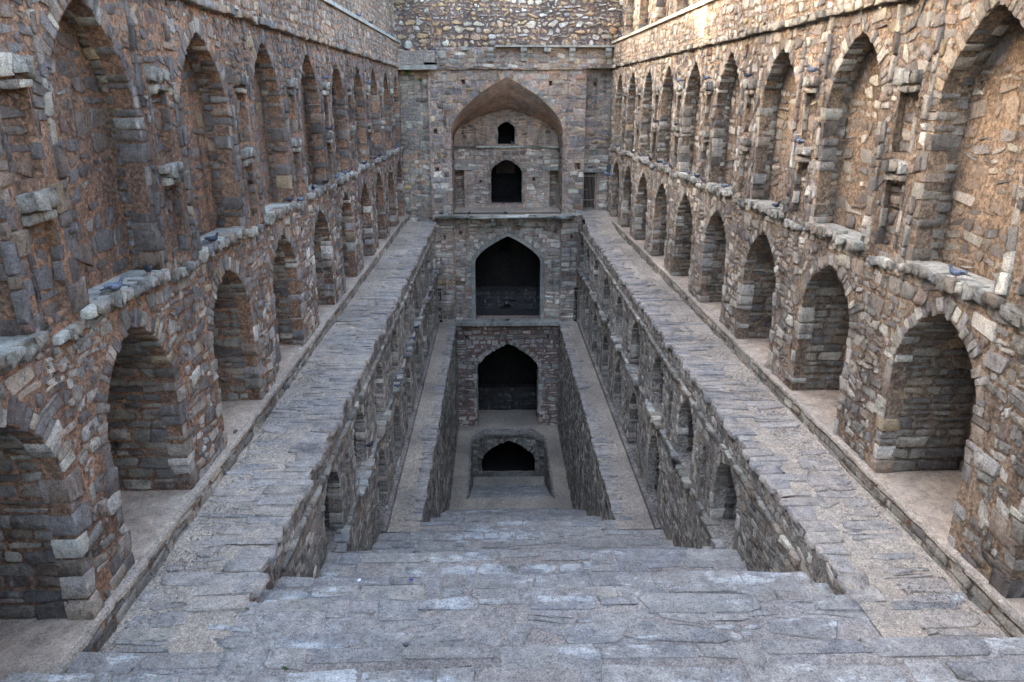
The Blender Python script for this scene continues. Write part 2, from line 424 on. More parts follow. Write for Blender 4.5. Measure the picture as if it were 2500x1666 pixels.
def build_wall(parent, corename, fr, rect, ops, mat, colfn, st, vs=None, style=None, inner=None, lining_style=None, extra_excl=(), clip=None, core=None, proud=(.002, .02), pebbles=0, quoincol=None, warp=.05, ch=(.02, .38), tint=None):
    """mortar core with openings + stones on the front, linings, backs. st: Stones for plain stones, vs: Stones for voussoirs/quoins"""
    a0, a1, b0, b1 = rect; style = style or {}; vs = vs or st; quoincol = quoincol or colfn
    def blend_cols(c_, f_, tint=tint):
        r_ = blend_cols0(c_, f_)
        return r_ if tint is None else r_ * (1 - tint[1]) + np.array(tint[0]) * tint[1] * R.uniform(.8, 1.2, (len(r_), 1))
    outer = clip if clip is not None else [(a0, b0), (a1, b0), (a1, b1), (a0, b1)]
    loops = [[Vector((p[0], p[1], 0)) for p in outer]] + [[Vector((p[0], p[1], 0)) for p in o.poly] for o in ops]
    tri = tessellate_polygon(loops)
    flat = np.array([(p.x, p.y) for l in loops for p in l])
    V = [fr(flat[:, 0], flat[:, 1], np.zeros(len(flat)))]; T = [np.array(tri)]; Q = []
    n = len(flat); mats_extra = []
    for o in ops:
        p = np.array(o.poly); m = len(p)
        f0 = fr(p[:, 0], p[:, 1], np.zeros(m)); f1 = fr(p[:, 0], p[:, 1], np.full(m, -o.depth))
        V += [f0, f1]
        Q.append(np.array([(n + i, n + (i + 1) % m, n + m + (i + 1) % m, n + m + i) for i in range(m)]))
        if o.back:
            t2 = np.array(tessellate_polygon([[Vector((q[0], q[1], 0)) for q in o.poly]])); T.append(t2 + n + m)
        n += 2 * m
    me = mesh_np(corename, np.concatenate(V), [f for f in T] + Q, mat)
    co = link(corename, me, parent) if core is None else core
    # front stones
    ex = [o.inflated() for o in ops] + list(extra_excl); hard = [o.inflated(.02) for o in ops]
    q = courses(a0 + .01, a1 - .01, b0, b1, excl=ex, excl_hard=hard, clip=clip, **style)
    out = outlines(q, ch)
    st.add(fr, out, blend_cols(q.mean(1), colfn), proud, warp=warp)
    if pebbles:
        pc = np.stack([R.uniform(a0, a1, pebbles), R.uniform(b0, b1, pebbles)], 1)
        for e in ex: pc = pc[~in_poly(pc, e)]
        sz = R.uniform(.02, .05, (len(pc), 1, 1)); base = np.array([(-1, -1), (1, -1), (1, 1), (-1, 1)])[None] * sz * R.uniform(.6, 1.3, (len(pc), 1, 2))
        qq = pc[:, None] + base
        st.add(fr, outlines(qq, (.3, .7)), blend_cols(pc, colfn), (.008, .025))
    for o in ops:
        # voussoirs
        if o.ring and o.kind == 'arch':
            xs = np.array(arch_pts(o.c, o.w, o.z0, o.zs, o.za, 24, o.k)[1:-1])
            seg = np.concatenate([[0], np.cumsum(np.linalg.norm(np.diff(xs, axis=0), axis=1))]); L = seg[-1]
            wd = .085 if o.w < 1.3 else .10
            if o.w > 4: wd = .17
            ns = max(6, int(L / wd)); t = np.linspace(0, L, ns + 1); t[1:-1] += R.normal(0, wd * .15, ns - 1)
            px = np.interp(t, seg, xs[:, 0]); pz = np.interp(t, seg, xs[:, 1])
            dx = np.gradient(px); dz = np.gradient(pz); ln = np.hypot(dx, dz); nx = dz / ln; nz = -dx / ln
            # outward = away from the opening centre
            sgn = np.sign(nx * (px - o.c) + nz * (pz - o.zs + .3)); nx *= sgn; nz *= sgn
            i0 = np.arange(ns); rg = o.ring * R.uniform(.55, 1.05, ns)
            qv = np.zeros((ns, 4, 2)); ov = R.uniform(-.02, .045, ns)
            if o.w > 4: ov = R.uniform(-.01, .02, ns)
            for j, (ii, s_) in enumerate(((i0, 0), (i0 + 1, 0), (i0 + 1, 1), (i0, 1))):
                d_ = -ov if s_ == 0 else rg
                qv[:, j, 0] = px[ii] + nx[ii] * d_; qv[:, j, 1] = pz[ii] + nz[ii] * d_
            if 1.5 < o.w < 3: kp = R.random(ns) > .06; qv = qv[kp]; ns = len(qv)
            cen = qv.mean(1, keepdims=True); qv = cen + (qv - cen) * R.uniform(.84, .95, (ns, 1, 1))
            vs.add(fr, outlines(qv, (.06, .25)), blend_cols(qv.mean(1), quoincol), (.004, .02), base=-min(.22, o.depth * .8), inset=.07)
        # quoins along the jambs
        if o.quoin:
            top = o.zs if o.kind == 'arch' else o.za
            for sd_ in (-1, 1):
                z = o.z0
                qs = []
                while z < top - .05:
                    h = R.uniform(.09, .30); h = min(h, top - z)
                    wd = R.uniform(.45, 1.2) * o.quoin; ov = R.uniform(-.015, .04)
                    xa = o.c + sd_ * (o.w / 2 - ov); xb = o.c + sd_ * (o.w / 2 + wd)
                    x0, x1 = min(xa, xb), max(xa, xb)
                    g = .008
                    qs.append([(x0 + g, z + g), (x1 - g, z + g), (x1 - g, z + h - g), (x0 + g, z + h - g)]); z += h
                if qs:
                    qs = [k_ for k_ in qs if R.random() > (.07 if o.w > 1.5 and o.w < 3 else 0)]
                    qs = np.array(qs) + R.normal(0, .008, (len(qs), 4, 2))
                    vs.add(fr, outlines(qs, (.06, .22)), blend_cols(qs.mean(1), quoincol), (.004, .024), base=-min(.24, o.depth * .8), inset=.07)
        ic = inner or colfn
        if o.line and o.depth > .2:
            # lining: along the outline (arc length) x depth
            p = np.array(o.poly); seg = np.concatenate([[0], np.cumsum(np.linalg.norm(np.diff(p, axis=0), axis=1))]); L = seg[-1]
            def lf(s_, d_, h_, p=p, seg=seg, o=o):
                s_, d_, h_ = np.broadcast_arrays(np.asarray(s_, float), np.asarray(d_, float), np.asarray(h_, float))
                x = np.interp(s_, seg, p[:, 0]); z = np.interp(s_, seg, p[:, 1]); e = .02
                x2 = np.interp(s_ + e, seg, p[:, 0]); z2 = np.interp(s_ + e, seg, p[:, 1]); x1 = np.interp(s_ - e, seg, p[:, 0]); z1 = np.interp(s_ - e, seg, p[:, 1])
                tx, tz = x2 - x1, z2 - z1; l = np.maximum(np.hypot(tx, tz), 1e-6)
                nx, nz = -tz / l, tx / l      # left of travel = inside
                return fr(x + nx * h_, z + nz * h_, -d_)
            # need rows along arc length: swap axes (a=depth, b=arc)
            q = courses(.2, o.depth - .02, .02, L - .02, **(lining_style or dict(hr=(.12, .26), wr=(.18, .45), gap=.014, jit=.012, wave=0, split=.1)))
            out = outlines(q, (.1, .35))
            zc = np.interp(q.mean(1)[:, 1], seg, p[:, 1]); xc = np.interp(q.mean(1)[:, 1], seg, p[:, 0])
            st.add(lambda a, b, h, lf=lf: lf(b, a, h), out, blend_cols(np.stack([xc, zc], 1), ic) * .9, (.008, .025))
        if o.back and o.backstones:
            q = courses(o.c - o.w / 2, o.c + o.w / 2, o.z0, o.za, hr=(.10, .27), wr=(.11, .32), gap=.03, jit=.026, wave=.06, split=.15, clip=arch_pts(o.c, o.w - .04, o.z0, o.zs, o.za - .04, 7, o.k) if o.kind == 'arch' else None)
            if o.w > 1.5 and o.depth < .6: q = q[R.random(len(q)) > .25]
            st.add(lambda a, b, h, o=o: fr(a, b, h - o.depth), outlines(q, (.05, .5)), blend_cols(q.mean(1), o.backcol or ic), (.002, .016), warp=.05)
    return co
CH = {}

# ================================================================== THE SIDE ARCADES
# levels: upper walkway z=0, second walkway z=-4.9, lowest floor z=-10.5, sunken floor z=-12.55
YB = 34.6                       # front plane of the tower
left_c = [2.3, 5.62, 8.34, 11.5, 14.65, 17.95, 21.15, 24.3, 27.4, 30.4, 33.25]
right_c = [2.6, 5.75, 8.66, 11.8, 14.88, 18.0, 21.05, 24.05, 27.05, 30.0, 32.85]
FRL = frame((-4.9, 0, 0), (0, 1, 0), (0, 0, 1), (1, 0, 0))
SL = .0114
FRR = frame((5.0, 0, 0), (-SL, 1, 0), (0, 0, 1), (-1, -SL, 0))

def blk(fr, a0, a1, b0, b1, h0, h1, cols, S_, n=1, jit=.01):
    """ledge stones: row of blocks, front faces on frame fr sticking out from h0 to h1"""
    ws = R.uniform(.7, 1.3, n); ws = ws / ws.sum() * (a1 - a0); x = a0 + np.concatenate([[0], np.cumsum(ws)])
    q = np.array([[(x[i] + .006, b0), (x[i + 1] - .006, b0), (x[i + 1] - .006, b1), (x[i] + .006, b1)] for i in range(n)])
    q[:, :2, 1] += R.normal(0, jit, (n, 2)); q[:, 2:, 1] += R.normal(0, jit * .6, (n, 2))
    S_.add(fr, outlines(q, (.05, .3)), cols(n), (h1 * .8, h1 * 1.1), base=h0, rough=.13, inset=.05, shoulder=.9, warp=.02, ws=5)

def arcade(side):
    left = side == 'left'
    fr = FRL if left else FRR; cs = left_c if left else right_c; X = -4.9 if left else 5.0
    o = thing('arcade_wall', 'long wall of deep arched niches with reddish mortar running along the left of the well' if left else
              'long wall of deep arched niches with sunlit patches along its top on the right of the well', 'wall', (X, 18, 0))
    mort = M['mortar_warm'] if left else M['mortar_tan']
    A1 = YB + .3 if left else YB + 1.7
    TI = ((.25, .19, .15), .3) if left else ((.27, .225, .175), .34)
    TI2 = ((.19, .14, .11), .32) if left else ((.25, .205, .16), .36)
    LS = dict(hr=(.09, .2), wr=(.16, .42), gap=.016, jit=.018, wave=.04, split=.15)
    # --- lower tier
    if left:
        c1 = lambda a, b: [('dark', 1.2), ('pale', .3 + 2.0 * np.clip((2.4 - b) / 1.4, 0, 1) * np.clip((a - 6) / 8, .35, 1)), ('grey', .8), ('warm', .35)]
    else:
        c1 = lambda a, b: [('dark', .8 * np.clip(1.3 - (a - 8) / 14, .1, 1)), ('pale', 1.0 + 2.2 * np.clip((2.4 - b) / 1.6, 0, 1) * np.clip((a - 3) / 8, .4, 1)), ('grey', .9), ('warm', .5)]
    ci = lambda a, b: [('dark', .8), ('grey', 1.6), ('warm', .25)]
    st, vs = Stones(), Stones()
    J = lambda v: R.uniform(-v, v)
    ops = [Opening(c + J(.03), 1.8 + J(.06), .3, 2.94 + J(.05), 2.0 + J(.08), depth=1.25, ring=.27, quoin=.26, k=.3 + J(.06)) for c in cs]
    sty = dict(hr=(.09, .27), wr=(.10, .34), gap=.022, jit=.02, wave=.08, split=.22)
    p1 = build_part(o, 'lower_tier', 'lower tier of deep walk-in arched niches')
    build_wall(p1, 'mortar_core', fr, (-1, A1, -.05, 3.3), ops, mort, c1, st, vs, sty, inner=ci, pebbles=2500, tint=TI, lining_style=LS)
    # plinth kerb
    pl = MB(); pl.prism([(-1, -.3), (A1, -.3), (A1, .28), (-1, .28)], fr, -.4, .08)
    pl.build('plinth', mort, p1)
    f8 = lambda a, b, h: fr(a, b, h + .085)
    q = courses(-1, A1, -.03, .285, hr=(.09, .17), wr=(.12, .5), gap=.012, jit=.012, wave=.02, split=.1)
    st.add(f8, outlines(q, (.05, .4)), pick('grey', len(q)), (.0, .022), warp=.02)
    V = []; na = int((A1 + 1) / .16)
    for i in range(na + 1):
        a = -1 + (A1 + 1) * i / na; e = random.uniform(-.02, .018)
        V += [fr(a, .25, .112 + e), fr(a, .296 + random.uniform(-.006, .006), .105 + e), fr(a, .303 + random.uniform(-.004, .004), .06), fr(a, .302, -.04)]
    pt = MB(); pt.add(V, [(4 * i + j, 4 * i + j + 1, 4 * i + j + 5, 4 * i + j + 4) for i in range(na) for j in range(3)])
    pt.build('plinth_top', M['dirt'], p1)
    for c in cs:
        fl = MB(); n = 10
        xs = np.linspace(c - .93, c + .93, n); top = []
        V = []; F = []
        for i, a in enumerate(xs):
            for j, h in enumerate((.05, .0, -.6, -1.26)):
                V.append(fr(a, .309 + random.uniform(-.003, .003), h))
        for i in range(n - 1):
            for j in range(3): F.append((i * 4 + j, i * 4 + j + 1, i * 4 + j + 5, i * 4 + j + 4))
        fl.add(V, F); fl.build('niche_floor', M['floor_red'], p1)
    # ledge
    p2_ = build_part(o, 'upper_tier', 'upper tier of shallow blind niches above the guano-stained ledge')
    ld = Stones()
    wh = lambda n: np.where((R.random((n, 1)) < .45), pick('white', n) * .8, pick('grey', n) * .85)
    for c in cs:
        blk(fr, c - 1.0, c + 1.0, 3.30, 3.43, -.1, .11, wh, ld, 11, .03)
        blk(fr, c + 1.2, c + 1.9, 3.22, 3.34, -.1, .08, wh, ld, 4, .02)
    for c in cs:
        lt = MB(); lt.prism([(c - .86, 3.40), (c + .86, 3.40), (c + .86, 3.435), (c - .86, 3.435)], fr, -.36, .02); lt.build('ledge_top', M['lime'], p2_)
    # --- upper tier
    st2, vs2 = Stones(), Stones()
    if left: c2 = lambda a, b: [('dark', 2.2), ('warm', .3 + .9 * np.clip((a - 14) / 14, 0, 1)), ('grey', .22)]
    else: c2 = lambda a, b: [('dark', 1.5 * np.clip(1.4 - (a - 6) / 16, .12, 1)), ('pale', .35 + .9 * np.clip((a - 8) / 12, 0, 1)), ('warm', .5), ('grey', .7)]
    ops2 = [Opening(c + J(.03), 1.72 + J(.05), 3.42, 6.45 + J(.05), 5.35 + J(.08), depth=.38 + J(.03), ring=.27, quoin=.24, k=.34 + J(.06)) for c in cs]
    pans = []
    for i in range(len(cs) - 1):
        m = (cs[i] + cs[i + 1]) / 2
        pans += [Opening(m, .46, 3.5, 4.38, depth=.09, kind='rect', ring=0, quoin=0.06, line=False), Opening(m, .46, 4.78, 5.58, depth=.09, kind='rect', ring=0, quoin=.06, line=False)]
    p2 = p2_
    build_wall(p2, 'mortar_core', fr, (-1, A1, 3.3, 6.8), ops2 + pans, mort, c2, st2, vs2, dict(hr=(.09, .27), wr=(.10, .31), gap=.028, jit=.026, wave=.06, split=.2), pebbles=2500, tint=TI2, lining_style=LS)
    sb = Stones()
    for i in range(len(cs) - 1):
        m = (cs[i] + cs[i + 1]) / 2
        for z0, z1 in ((4.5, 4.68), (5.66, 5.86)):
            blk(fr, m - .27, m + .27, z0 + .03, z1, -.08, .10, wh, sb, 3, .02)
            blk(fr, m - .25, m + .25, z0 - .09, z0 - .01, -.08, .06, lambda n: pick('grey', n), sb, 2, .01)
        # thin upright strips framing the panels and a full-height pilaster strip
        for d_ in (-.5, .5):
            qs = []; z = 3.45
            while z < 6.6:
                h = R.uniform(.10, .34); qs.append([(m + d_ - .05, z + .01), (m + d_ + .05, z + .01), (m + d_ + .05, z + h - .01), (m + d_ - .05, z + h - .01)]); z += h
            qs = np.array([k_ for k_ in qs if R.random() > .15]); qs = qs + R.normal(0, .014, (len(qs), 4, 2))
            vs2.add(fr, outlines(qs, (.05, .3)), blend_cols(qs.mean(1), c2) * .75 + np.array(TI2[0]) * .25, (.02, .055), inset=.06, rough=.2)
    # --- string course + parapet
    st3 = Stones()
    blk_row(fr, -1, A1, 6.74, 6.86, -.05, .11, 'warm' if left else 'grey', st3, .3)
    if left: c3 = lambda a, b: [('warm', 2.2), ('gold', .35), ('grey', .9), ('dark', .4)]
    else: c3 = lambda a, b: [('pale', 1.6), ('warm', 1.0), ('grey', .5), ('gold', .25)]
    p3 = build_part(o, 'parapet', 'plain rubble band and setback wall above the niches')
    fr3 = (lambda a, b, h: fr(a, b, h + .05))
    build_wall(p3, 'mortar_core', fr3, (-1, A1, 6.86, 7.74), [], M['mortar_warm'] if left else M['mortar_tan'], c3, st3, None, dict(hr=(.10, .24), wr=(.09, .26), gap=.022, jit=.02, wave=.06, split=.15), tint=TI)
    cp = MB(); cp.prism([(-1, 7.74), (A1, 7.74), (A1, 7.84), (-1, 7.84)], fr, -.35, .13); cp.build('coping', M['lime'], p3)
    TOP = 10.6 if left else 10.2
    fr4 = (lambda a, b, h: fr(a, b, h - .12)) if left else (lambda a, b, h: fr(a, b, h - .3))
    if left:
        build_wall(p3, 'mortar_core', fr4, (-1, A1, 7.8, TOP), [], M['mortar_warm'], c3, st3, None, dict(hr=(.10, .24), wr=(.09, .26), gap=.022, jit=.02, wave=.06, split=.15), tint=TI)
    else:
        op4 = [Opening(c, 1.7, 7.9, 9.9, 9.2, depth=.35, ring=.2, quoin=.2) for c in cs]
        build_wall(p3, 'mortar_core', fr4, (-1, A1, 7.8, TOP), op4, M['mortar_tan'], lambda a, b: [('dark', 1), ('warm', 1), ('grey', 1)], st3, None, dict(hr=(.12, .26), wr=(.12, .3), gap=.022, jit=.02, wave=.06, split=.15))
    # solid mass behind, roofed flat
    bk = MB(); bk.prism([(-1, 6.86), (A1, 6.86), (A1, TOP), (-1, TOP)], fr, -1.6, -.8)
    bk.prism([(-1, TOP - .06), (A1, TOP - .06), (A1, TOP), (-1, TOP)], fr, -1.0, -.1 if left else -.28)
    bk.build('wall_top', M['mortar_grey'], p3)
    st.finish(p1, 'stone', 'stonework', M['stone']); vs.finish(p1, 'voussoir', 'edge_stonework', M['stone'], cap=250)
    st2.finish(p2, 'stone', 'stonework', M['stone']); vs2.finish(p2, 'voussoir', 'edge_stonework', M['stone'], cap=250)
    ld.finish(p2, 'ledge_stone', 'ledge_stonework', M['stone'], cap=120); sb.finish(p2, 'bracket_stone', 'bracket_stonework', M['stone'], cap=80)
    st3.finish(p3, 'stone', 'stonework', M['stone'], cap=250)

def build_part(parent, name, label=None):
    e = bpy.data.objects.new(name, None); COL.objects.link(e); e.parent = parent; e.empty_display_size = .1
    if label: e['label'] = label
    return e

def blk_row(fr, a0, a1, b0, b1, h0, h1, pal, S_, wd=.3):
    n = max(1, int((a1 - a0) / wd)); blk(fr, a0, a1, b0, b1, h0, h1, lambda k: pick(pal, k), S_, n, .008)

arcade('left'); arcade('right')

# ================================================================== WALLS BELOW THE UPPER WALKWAY (niched, two storeys)
def lower_wall(side):
    left = side == 'left'
    fr = frame((-3.55, 0, 0), (0, 1, 0), (0, 0, 1), (1, 0, 0)) if left else frame((3.52, 0, 0), (-.0045, 1, 0), (0, 0, 1), (-1, -.0045, 0))
    o = thing('niched_retaining_wall', ('two-storey grey wall of narrow arched niches beneath the left walkway' if left else
              'two-storey grey wall of narrow arched niches beneath the right walkway'), 'wall', (-3.55 if left else 3.52, 18, -4.9))
    up = [11.5, 14.2, 16.95, 19.83, 22.7, 25.6, 28.4, 31.14, 33.6] if left else [11.65, 14.5, 17.35, 20.38, 23.32, 26.2, 29.1, 31.7, 33.9]
    lo = [16.6, 19.5, 22.47, 25.4, 28.16, 30.91, 33.5] if left else [17.2, 20.1, 22.95, 25.79, 28.68, 31.44, 33.8]
    c = lambda a, b: [('grey', 2), ('pale', 1.6), ('dark', .35), ('warm', .25)]
    ci = lambda a, b: [('dark', 2), ('shade_sooty', 1)]  # darker stones paint the shade of the niche depths into the lining
    st, vs = Stones(), Stones()
    # the wall is a stepped shape: it follows the stairs down (2 m of it hidden below them)
    ops = [Opening(y, 1.28, -2.2, -.66, -1.25, depth=2.0 if y < 12 else 1.3, ring=.2, quoin=.18, k=.3) for y in up]
    ops += [Opening(y, 1.28, -4.72, -2.78, -3.4, depth=1.4, ring=.2, quoin=.18, k=.3) for y in lo]
    for i in range(len(up) - 1):
        m = (up[i] + up[i + 1]) / 2
        if i % 2 == 0 or not left: ops.append(Opening(m, .3, -2.0, -1.0, -1.2, depth=.15, ring=.0, quoin=.08, line=False, n=4))
    for i in range(len(lo) - 1):
        m = (lo[i] + lo[i + 1]) / 2
        ops.append(Opening(m, .3, -4.2, -3.1, -3.3, depth=.15, ring=.0, quoin=.08, line=False, n=4))
    rows = [(5.5, YB + .2, -.09)]
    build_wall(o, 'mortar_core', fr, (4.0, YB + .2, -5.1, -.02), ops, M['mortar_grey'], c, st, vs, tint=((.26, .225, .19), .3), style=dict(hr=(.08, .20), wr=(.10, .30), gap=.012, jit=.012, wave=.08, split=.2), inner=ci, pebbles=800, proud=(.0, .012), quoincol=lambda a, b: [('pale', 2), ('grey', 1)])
    ld = Stones()
    wh = lambda n: np.where((R.random((n, 1)) < .5), pick('white', n) * .85, pick('grey', n) * .9)
    for y in up:
        blk(fr, y - .75, y + .75, -2.34, -2.2, -.1, .16, wh, ld, 5, .012)
        blk(fr, y + .78, y + 2.0, -2.36, -2.26, -.1, .07, wh, ld, 4, .012)
    blk_row(fr, 8.5, YB, -.56, -.46, -.04, .07, 'grey', st, .3)
    # low kerb of slabs at the foot
    k = MB(); k.prism([(16.0, -4.95), (YB, -4.95), (YB, -4.74), (16.0, -4.74)], fr, -.7, .12); k.build('kerb', M['mortar_grey'], o)
    st.finish(o, 'stone', 'stonework', M['stone']); vs.finish(o, 'voussoir', 'edge_stonework', M['stone'], cap=200)
    ld.finish(o, 'ledge_stone', 'ledge_stonework', M['stone'], cap=100)
lower_wall('left'); lower_wall('right')

def pit_wall(side):
    left = side == 'left'
    fr = frame((-2.64, 0, 0), (0, 1, 0), (0, 0, 1), (1, 0, 0)) if left else frame((2.42, 0, 0), (0, 1, 0), (0, 0, 1), (-1, 0, 0))
    o = thing('pit_wall', ('plain dark rubble wall dropping from the left second walkway to the lowest floor' if left else
              'plain dark rubble wall with a tall slit dropping from the right second walkway to the lowest floor'), 'wall', (-2.64 if left else 2.42, 25, -10.5))
    st = Stones()
    slit = [Opening(24.2, .5, -9.6 if left else -9.7, -7.0, -7.3, depth=.5, ring=.15, quoin=.12, n=5, mat=None)]
    slit.append(Opening(29.4, .4, -9.9, -7.6, -7.9, depth=.4, ring=.12, quoin=.1, n=5))
    c = lambda a, b: [('grey', 2.4), ('dark', .4), ('pale', .8)]
    build_wall(o, 'mortar_core', fr, (15.5, YB + .1, -10.8, -4.92), slit, M['mortar_grey'], c, st, None, proud=(0, .012), style=dict(hr=(.10, .24), wr=(.10, .3), gap=.014, jit=.016, wave=.08, split=.25))
    st.finish(o, 'stone', 'stonework', M['stone'], cap=250)
pit_wall('left'); pit_wall('right')

# ================================================================== STAIRS
def flight(name, label, noz, x0f, x1f, zback, cap=300, sty=None, big=(.35, .95), nose_d=(.28, .4)):
    """noz: list of (y, z) nosings, going away and down; treads run back from each nosing"""
    o = thing(name, label, None, (0, noz[-1][0], noz[-1][1]), kind='structure'); del_cat(o)
    m = MB(); st = Stones()
    y0 = zback
    for i, (y, z) in enumerate(noz):
        yb = noz[i - 1][0] if i else y0
        xa, xb = x0f(y), x1f(y)
        # tread + riser solid (the riser faces away from the camera)
        zn = noz[i + 1][1] if i + 1 < len(noz) else z - .3
        m.box(xa - .2, xb + .2, yb - .02 - .03, y - .03, z - .9, z - .02 - .001 * (i % 3))
        fr = (lambda a, b, h, z=z: np.stack(np.broadcast_arrays(np.asarray(a, float), np.asarray(b, float), z - .02 + np.asarray(h, float)), -1))
        # nosing row
        dpt = y - yb
        nd = min(dpt, R.uniform(*nose_d))
        n = max(3, int((xb - xa) / R.uniform(.46, .7))); ws = R.uniform(.25, 1.9, n); ws = ws / ws.sum() * (xb - xa); xs = xa + np.concatenate([[0], np.cumsum(ws)])
        dd = nd * R.uniform(.5, 1.25, n)
        q = np.stack([np.stack([xs[:-1], y - dd], -1), np.stack([xs[1:], y - dd], -1), np.stack([xs[1:], np.full(n, y)], -1), np.stack([xs[:-1], np.full(n, y)], -1)], 1)
        q[:, 2:, 1] += np.repeat(R.uniform(-.035, .03, (n, 1)), 2, 1) + R.normal(0, .008, (n, 2))
        cen = q.mean(1, keepdims=True); q = cen + np.sign(q - cen) * (np.abs(q - cen) - R.uniform(.004, .022, (n, 1, 1))); q += R.normal(0, .01, q.shape)
        hh = (.003, .013)
        st.add(fr, outlines(q, (.05, .3)), pick('step', n, .07), hh, base=-.22, inset=.04, rough=.4, warp=.03, ws=2.4, tk=.25)
        if dpt - nd > .1:
            s2 = dict(hr=(.16, .38), wr=(.16, .75), gap=.016, jit=.035, wave=.1, split=.25)
            if sty: s2.update(sty)
            q = courses(xa, xb, yb + .0, y - nd, **s2)
            q = q[R.random(len(q)) > .14]
            st.add(fr, outlines(q, (.06, .6)), pick('step', len(q), .09), (.001, .008), inset=.03, rough=.4, warp=.075, ws=2.2, tk=.25)
    m.build('step_bed', M['dirt_blue'], o)
    st.finish(o, 'slab_stone', 'slab_paving', M['step_slab'], cap=cap)
    return o
def del_cat(o):
    if 'category' in o: del o['category']

# flight at the camera: rises towards and behind the camera, ends on the landing at z = 0
noz = []
y, z = 6.12, .25
while y > -3.5:
    noz.append((y, z)); y -= .60; z += .25
noz = noz[::-1] + [(7.2, 0.0)]
flight('stone_stairs', 'wide flight of worn blue-grey stone steps in the foreground down to the upper landing', noz, lambda y: -5.05, lambda y: 5.05, -4.2, big=(.4, 1.))
def steep(a, b, wide, n):
    """n risers from nosing a to nosing b, of which the last tread is wide"""
    (ya, za), (yb, zb) = a, b; out = []
    run = (yb - ya - wide) / (n - 1)
    for i in range(1, n): out.append((ya + run * i, za + (zb - za) * i / n))
    out.append(b); return out
mid = [(7.75, -.25), (8.36, -.52)] + steep((8.36, -.52), (10.87, -1.87), 1.15, 5) + steep((10.87, -1.87), (14.95, -4.36), .75, 9) + [(15.75, -4.63), (16.66, -4.9)]
flight('stone_stairs', 'middle flight of broad stone steps between the upper landing and the second walkway', mid, lambda y: -3.56, lambda y: 3.5, 7.2)
low = steep((16.66, -4.9), (19.05, -6.25), .9, 5) + steep((19.05, -6.25), (22.4, -8.1), .8, 7) + steep((22.4, -8.1), (26.2, -10.3), .4, 9)
flight('stone_stairs', 'lower flight of stone steps between the two dark pit walls', low, lambda y: -2.65, lambda y: 2.43, 16.66, cap=200)
sunk = [(27.4 + .6 * i, -10.5 - .257 * i) for i in range(1, 9)]
flight('stone_stairs', 'last short flight of steps sunk into the lowest floor before the bottom arch', sunk, lambda y: -1.9, lambda y: 1.68, 27.4, cap=150)

# ================================================================== WALKWAYS AND FLOORS
def sheet(name, x0f, x1f, y0, y1, zf, mat, parent, nx=10, dy=.22, amp=.018, skirt=.5):
    ny = int((y1 - y0) / dy); ys = np.linspace(y0, y1, ny + 1); u = np.linspace(0, 1, nx + 1)
    Y, U = np.meshgrid(ys, u, indexing='ij'); X = x0f(Y) + (x1f(Y) - x0f(Y)) * U
    Z = zf(X, Y) + (vnoise(X, Y, 2.2) - .5) * amp * 2 + (vnoise(X, Y, 7) - .5) * amp
    V = np.stack([X, Y, Z], -1).reshape(-1, 3); i = np.arange(ny)[:, None] * (nx + 1) + np.arange(nx)[None]
    Q = np.stack([i, i + 1, i + nx + 2, i + nx + 1], -1).reshape(-1, 4)
    return link(name, mesh_np(name, V, [Q], mat), parent)

def zfr(zf):
    return lambda a, b, h: np.stack(np.broadcast_arrays(np.asarray(a, float), np.asarray(b, float), zf(np.asarray(a, float), np.asarray(b, float)) + np.asarray(h, float)), -1)

def gravel(parent, x0, x1, y0, y1, zf, n, s=(.006, .019), pal='white'):
    c = np.stack([R.uniform(x0, x1, n), R.uniform(y0, y1, n)], 1)
    v = []; f = []
    base = np.array([(1, 0, 0), (-.5, .87, 0), (-.5, -.87, 0), (0, 0, 1.2), (0.3, .2, -.6)])
    F = np.array([(0, 1, 3), (1, 2, 3), (2, 0, 3), (0, 2, 4), (1, 0, 4), (2, 1, 4)])
    ang = R.uniform(0, 6.28, n); sz = R.uniform(*s, n)
    ca, sa = np.cos(ang), np.sin(ang)
    P = base[None] * sz[:, None, None] * R.uniform(.6, 1.2, (n, 1, 3)); Q = P.copy()
    Q[..., 0] = P[..., 0] * ca[:, None] - P[..., 1] * sa[:, None]; Q[..., 1] = P[..., 0] * sa[:, None] + P[..., 1] * ca[:, None]
    Q[..., 0] += c[:, None, 0]; Q[..., 1] += c[:, None, 1]; Q[..., 2] += zf(c[:, 0], c[:, 1])[:, None] + .008
    col = np.repeat(pick('warm', n) * 1.0 + .1, 5, 0)
    me = mesh_np('gravel', Q.reshape(-1, 3), [(F[None] + (np.arange(n) * 5)[:, None, None]).reshape(-1, 3)], M['slab'], col)
    return link('gravel', me, parent, kind='stuff')

